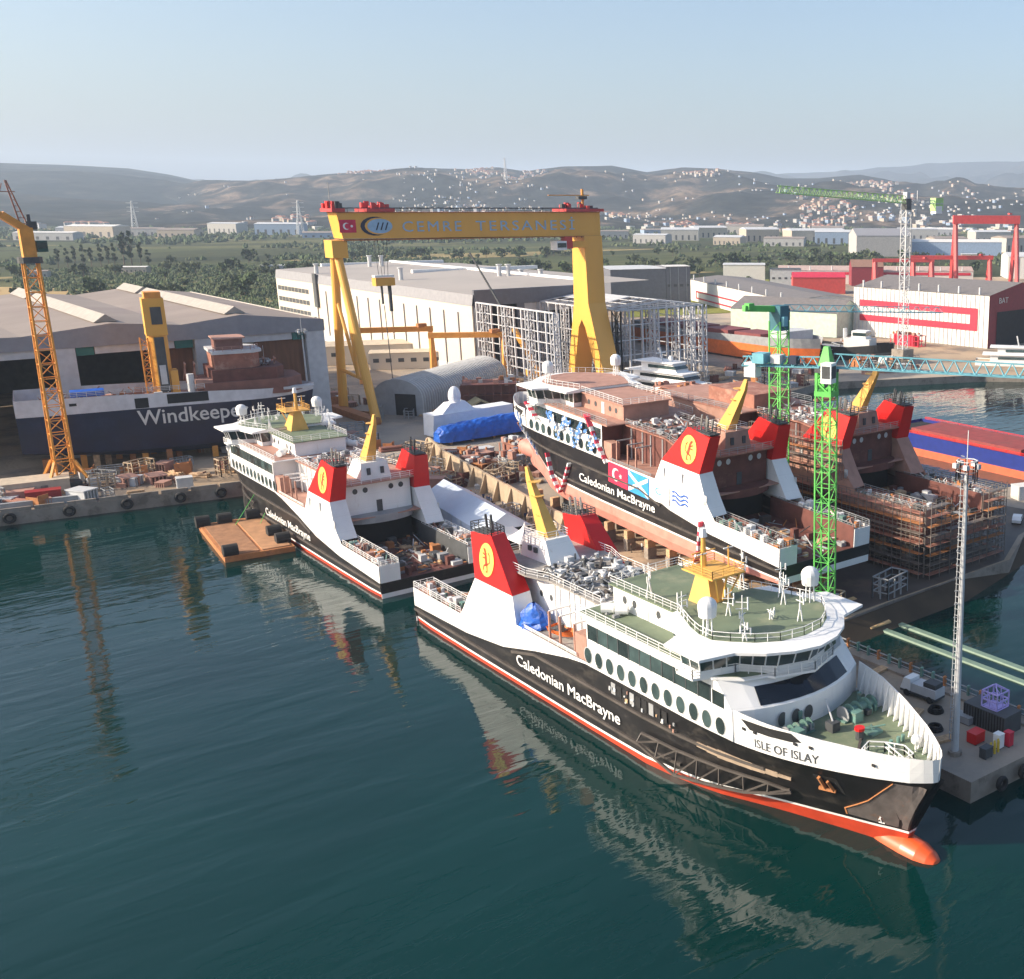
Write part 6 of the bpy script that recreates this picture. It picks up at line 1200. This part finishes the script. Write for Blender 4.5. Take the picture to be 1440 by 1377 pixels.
# ---------------------------------------------------------------- trees, town and hillside houses
LEAF=[mat("leaf_dark",(.030,.052,.018),.9,var=.35,scale=.4),mat("leaf_mid",(.055,.085,.028),.9,var=.35,scale=.4),mat("leaf_olive",(.08,.10,.045),.9,var=.3,scale=.4)]
BARK=mat("bark",(.12,.085,.06),.9)
def crown(seed,mt,rx,rz_,zc,n=130,leaf=1.0):
    r_=random.Random(seed); b=MB(); cl=[(r_.gauss(0,.45)*rx,r_.gauss(0,.45)*rx,zc+r_.uniform(-.6,.8)*rz_,r_.uniform(.25,.5)*rx) for _ in range(9)]
    for k in range(n):
        c_=r_.choice(cl); u=Vector((r_.gauss(0,1),r_.gauss(0,1),r_.gauss(0,1))).normalized()*c_[3]; p=Vector(c_[:3])+u
        a=Vector((r_.gauss(0,1),r_.gauss(0,1),r_.gauss(0,1))).normalized()*leaf; d=a.cross(Vector((r_.gauss(0,1),r_.gauss(0,1),r_.gauss(0,1)))).normalized()*leaf
        b.add([p+a,p+d,p-a*.8,p-d*.9],[(0,1,2,3)],mt)
    return b
def tree(kind,seed):
    t=thing("tree" if kind!='poplar' else "poplar_tree","","tree"); b=MB(); h={'broad':7,'olive':5,'poplar':15}[kind]
    b.cyl((0,0,0),(.1,0,h*.5),.28,BARK,r2=.12,n=6)
    for k in range(4): a=k*1.57+seed; b.bar((0,0,h*.3),(math.cos(a)*h*.2,math.sin(a)*h*.2,h*.6),.14,BARK,w2=.06)
    b.build("trunk",t); m_=LEAF[seed%3]
    (crown(seed,m_,3.6,2.2,h*.62,150,.85) if kind=='broad' else crown(seed,LEAF[2],2.8,1.6,h*.6,110,.75) if kind=='olive' else crown(seed,LEAF[0],1.5,7,h*.5,170,.8)).build("crown",t); return t
protos=[tree('broad',1),tree('broad',2),tree('broad',3),tree('olive',5),tree('poplar',4),tree('poplar',7)]; used=set(); qt=random.Random(99)
def place(pi,x,y,s_,lab,grp):
    p=protos[pi]; o_=p if pi not in used else copy_tree(p); used.add(pi); o_.location=(x,y,2.6); o_.scale=(s_,s_,s_*qt.uniform(.85,1.2)); o_.rotation_euler=(0,0,qt.uniform(0,6.2)); tag(o_,lab,"tree",grp)
def polar(az,D): return D*math.sin(R(az)),D*math.cos(R(az))
for k in range(12): x,y=polar(9.6+k*.30+qt.uniform(-.05,.05),1235+qt.uniform(-15,15)); place(4+k%2,x,y,1.3+ (.9 if k in (8,9) else .1),"poplar in the dark row standing in the fields at left","row of poplars in the fields")
cl=[(21,900,70,16,"loose clump behind the hangar"),(27.5,1000,80,20,"belt behind the production hall"),(33,960,70,20,"belt behind the gantry's portal leg"),(36.5,1080,60,18,"belt right of the gantry"),(40.5,1120,60,18,"hedge beyond the grass field"),(44.5,1150,70,18,"hedge beyond the grass field"),(12.5,800,60,12,"orchard edge behind the hangar roof"),(17,860,60,14,"orchard edge left of the production hall"),(24,1250,110,26,"middle band of the orchards"),(47,1000,60,14,"hedge near the grey warehouse"),(30.5,1350,120,22,"dark belt above the production hall"),(38,800,40,8,"tufts in the grass field"),(51,1250,120,16,"belt behind the red gantry cranes"),(10,1050,90,12,"scrub at the left edge of the fields"),(15.5,1080,90,14,"scattered in the left orchards")]
for az,D,sp,nn,lb in cl:
    for k in range(nn):
        a=az+qt.gauss(0,sp/D*57*.9); d=D+qt.gauss(0,sp*.35); x,y=polar(a,d); 
        if x<125 and y<440: continue
        place(qt.choice((0,1,2,3)),x,y,qt.uniform(.8,1.7),"tree in the "+lb if not lb.startswith(("tufts","scattered")) else "tree among the "+lb,"trees: "+lb)
# the rest of the orchards and woods as one mass
b=MB(); 
def clump(x,y,z_,s_,mt):
    for q in range(3):
        p=Vector((x+qt.uniform(-.5,.5)*s_,y+qt.uniform(-.5,.5)*s_,z_)); r1=s_*qt.uniform(.35,.6); h=s_*qt.uniform(.6,1.1); n=5; a0=qt.random()*6
        vs=[p+Vector((r1*math.cos(a0+6.283*i/n)*qt.uniform(.7,1.2),r1*math.sin(a0+6.283*i/n)*qt.uniform(.7,1.2),h*qt.uniform(.25,.5))) for i in range(n)]+[p+Vector((qt.uniform(-.2,.2)*s_,qt.uniform(-.2,.2)*s_,h))]+[v-Vector((0,0,h*.5)) for v in [p+Vector((r1*.9*math.cos(a0+6.283*i/n),r1*.9*math.sin(a0+6.283*i/n),h*.3)) for i in range(n)]]
        b.add(vs,[(i,(i+1)%n,n) for i in range(n)]+[(i,(i+1)%n,n+1+(i+1)%n,n+1+i) for i in range(n)],mt)
def density(x,y): return _ns.fractal((x*.0045,y*.0045,9.1),1,2,3)
cnt=0
while cnt<3000:
    az=qt.uniform(5,58); D=700*(3000/700)**qt.random(); x,y=polar(az,D)
    if y<560 and x<300: continue
    dn=density(x,y); row=math.sin((x*.5+y*.86)*.055)+math.sin((x*.86-y*.5)*.021)
    if D<1500 and az>35 and D<1000: continue
    if dn+row*.16+(.35 if D>1900 else 0)+qt.uniform(-.2,.2)<.2: continue
    if D<1250 and qt.random()<.65: continue
    clump(x,y,2.5,qt.uniform(3.2,6.2)*(1.4 if D>1800 else .6 if D<1250 else 1),qt.choice(LEAF)); cnt+=1
o_=b.build("woodland"); o_["kind"]="stuff"; o_["label"]="mass of orchard trees and copses spreading over the valley floor"; o_["category"]="woodland"
# orchard rows
b=MB()
for (az,D0_,D1,w,ang) in ((19,560,720,4.2,.2),(22.5,640,820,3.4,.2),(14,700,900,4,.2),(17.5,900,1200,3.4,-.5),(11,900,1200,3,.9),(23,980,1300,4,.4)):
    for k in range(900):
        a=az+qt.uniform(-w,w); d=qt.uniform(D0_,D1); x,y=polar(a,d); s_=round((x*math.cos(ang)+y*math.sin(ang))/7)*7; tt=-x*math.sin(ang)+y*math.cos(ang); x=s_*math.cos(ang)-tt*math.sin(ang); y=s_*math.sin(ang)+tt*math.cos(ang)
        if x<128 and y<445: continue
        clump(x,y,2.4,qt.uniform(1.7,2.8),qt.choice(LEAF[1:]))
o_=b.build("orchard_rows"); o_["kind"]="stuff"; o_["label"]="rows of small orchard trees behind the hangar and hall"; o_["category"]="orchard"
# town sheds at the foot of the hills
TW=[mat("town_pale",(.40,.385,.36),.7),mat("town_white",(.38,.375,.37),.7),mat("town_cream",(.42,.36,.29),.7),mat("town_grey",(.30,.31,.34),.7),mat("town_blue",(.25,.33,.45),.7)]; TR=[mat("tile_red",(.33,.15,.10),.8),LGREY,ROOF,CLADW]
qh=random.Random(4); k=0
loc=[(35.6,1750),(37,1900),(38.4,2050),(39.5,1700),(41,1850),(42.3,1650),(43.8,1800),(45,1750),(46.4,1850),(47.6,1600),(49,1900),(50.5,1700),(52.6,1800),(54,1500),(33.6,2000),(9.4,2100),(11.2,2250),(13,2300),(14.3,2200),(16.2,2400),(18.4,2300),(20.3,2100),(22.5,2500),(10.3,2500),(48.3,1400),(51.7,1300),(36.2,2250),(40.3,2300),(44.5,2250),(50,2300),(28.5,1000),(17.9,1090),(12.4,1110),(8.7,1080)]
for az,D in loc:
    x,y=polar(az,D); L=qh.uniform(40,95) if D>1300 else 20; w_=qh.uniform(25,50) if D>1300 else 10; h=qh.uniform(8,20) if D>1300 else 5; m1=qh.choice(TW); m2=qh.choice(TR[1:])
    t=thing("warehouse",["white","cream","pale","grey","blue-grey"][TW.index(m1)]+" distant warehouse on the valley floor","warehouse",(x,y,2.6),rz=R(qh.uniform(-60,-20)),group="distant warehouses in the valley")
    b=MB(); b.box((-L/2,-w_/2,0),(L/2,w_/2,h),m1); b.build("wall",t); b=MB(); b.xprism([(-w_/2-.5,h+.02),(w_/2+.5,h+.02),(0,h+w_*.07)],-L/2-.5,L/2+.5,m2); b.build("roof",t)
    b=MB(); [b.box((-L/2+L*(q+.3)/6,-w_/2-.1,1),(-L/2+L*(q+.6)/6,-w_/2,h*.5),DGREY) for q in range(6)]; b.build("doors",t)
def house_mesh(seed,tiny=False):
    r_=random.Random(seed); b=MB(); w_=r_.uniform(8,14); d=r_.uniform(8,12); h=r_.choice((4,7,9.5,12)); m1=r_.choice(TW[:3]); b.box((-w_/2,-d/2,-3),(w_/2,d/2,h),m1); e=.6; b.add([(-w_/2-e,-d/2-e,h),(w_/2+e,-d/2-e,h),(w_/2+e,d/2+e,h),(-w_/2-e,d/2+e,h),(-w_/4,0,h+2.6),(w_/4,0,h+2.6)],[(0,1,5,4),(2,3,4,5),(1,2,5),(3,0,4),(3,2,1,0)],TR[0])
    for fl in range(int(h//3)):
        for q in (-.25,.25): b.box((q*w_-.6,-d/2-.08,fl*3+1),(q*w_+.6,-d/2,fl*3+2.3),DGREY); b.box((-w_/2-.08,q*d-.6,fl*3+1),(-w_/2,q*d+.6,fl*3+2.3),DGREY)
    return b
HB=[house_mesh(100+i) for i in range(7)]; HM_=[]
for hb_ in HB: o_=hb_.build("house"); HM_.append(o_.data); bpy.data.objects.remove(o_)
regs=[(22,32,.74,.96,.5,"in the hilltop village above the gantry"),(33,42,.62,.92,.25,"on the ridge right of the village"),(41,56,.02,.42,.2,"on the lower slopes behind the red cranes"),(33,41,.0,.3,.15,"at the foot of the middle hills"),(10,23,.02,.3,.15,"on the hill foot at left"),(46,56,.4,.8,.2,"on the slopes above the right-hand cranes")]
pts=[]
for a0,a1,f0,f1,wt,nm in regs:
    hub=[(qh.uniform(a0,a1),qh.uniform(f0,f1)) for _ in range(max(3,int(22*wt)))]
    for k in range(int(520*wt)): c0=qh.choice(hub); pts.append((c0[0]+qh.gauss(0,.45),min(f1,max(f0,c0[1]+qh.gauss(0,.035))),nm))
qh.shuffle(pts); rest=MB()
for i,(az,f,nm) in enumerate(pts):
    D=2700+(5600-2700)*f; x,y=polar(az,D); z_=max(2.6,hgt(az,D,NEAR,2700,5600,95))
    if i<290:
        o_=bpy.data.objects.new("house",HM_[qh.randrange(7)]); C.objects.link(o_); o_.location=(x,y,z_); o_.rotation_euler=(0,0,qh.uniform(-1,1)); s_=qh.uniform(.8,1.35); o_.scale=(s_,s_,s_); tag(o_,"small pale house with a red tiled roof "+nm,"house","houses "+nm)
    else: o2=HB[qh.randrange(7)]; rest.v_off=0; k0=len(rest.v); rest.v+=[(x+v[0],y+v[1],z_+v[2]) for v in o2.v]; [ (rest.f.append(tuple(q+k0 for q in f_)),rest.m.append(rest.mi(o2.mats[m_]))) for f_,m_ in zip(o2.f,o2.m)]
for k in range(1700):
    az=qh.choice((qh.gauss(27,2.2),qh.uniform(33,56),qh.gauss(47,3),qh.uniform(8,56))); f=qh.betavariate(1.2,2) if az>32 else qh.uniform(.0,.95); D=2300+(5400-2300)*f; x,y=polar(az,D); z_=max(2.6,hgt(az,D,NEAR,2700,5600,95))
    if _ns.fractal((x*.003,y*.003,5.5),1,2,3)<.05: continue
    s_=qh.uniform(6,17) if f<.25 else qh.uniform(5,9); h=s_*qh.uniform(.35,.8)
    rest.box((x-s_/2,y-s_/2,z_-3),(x+s_/2,y+s_/2,z_+h),qh.choice(TW)); rest.box((x-s_/2-.4,y-s_/2-.4,z_+h),(x+s_/2+.4,y+s_/2+.4,z_+h+.8),qh.choice(TR))
o_=rest.build("far_houses"); o_["kind"]="stuff"; o_["label"]="countless tiny pale houses scattered over the hills and town"; o_["category"]="houses"
# pylons
for az,D,h,nm in ((19.2,2150,62,"above the production hall's left end"),(12.6,2350,60,"in the valley at left"),(28.6,4300,80,"on the hillside above the gantry beam"),(48.2,3000,50,"near the far grey tower crane")):
    x,y=polar(az,D); t=thing("power_pylon","grey lattice power pylon "+nm,"pylon",(x,y,max(2,hgt(az,D,NEAR,2700,5600,95)))); b=MB(); b.lattice((0,0,0),(0,0,h),11,LGREY,step=9,r=.4,w2=1.5,rd=.35); b.build("tower",t)
    b=MB(); [b.bar((-8,6,h*q),(8,-6,h*q),.7,LGREY) for q in (.7,.82,.94)]; b.build("cross_arm",t)
# ---------------------------------------------------------------- haze
b=MB(); hz=bpy.data.materials.new("haze_air"); hz.use_nodes=True; t=hz.node_tree
for n_ in list(t.nodes):
    if n_.type=='BSDF_PRINCIPLED': t.nodes.remove(n_)
pv=t.nodes.new("ShaderNodeVolumePrincipled"); pv.inputs["Color"].default_value=(.66,.80,1,1); pv.inputs["Density"].default_value=HAZE; pv.inputs["Anisotropy"].default_value=.1
t.links.new(pv.outputs[0],[n_ for n_ in t.nodes if n_.type=='OUTPUT_MATERIAL'][0].inputs["Volume"])
b.box((-6000,-3000,-9),(20000,17500,640),hz); h=b.build("haze"); h["kind"]="stuff"; h["label"]="thin summer haze over the yard and the hills"; h["category"]="haze"
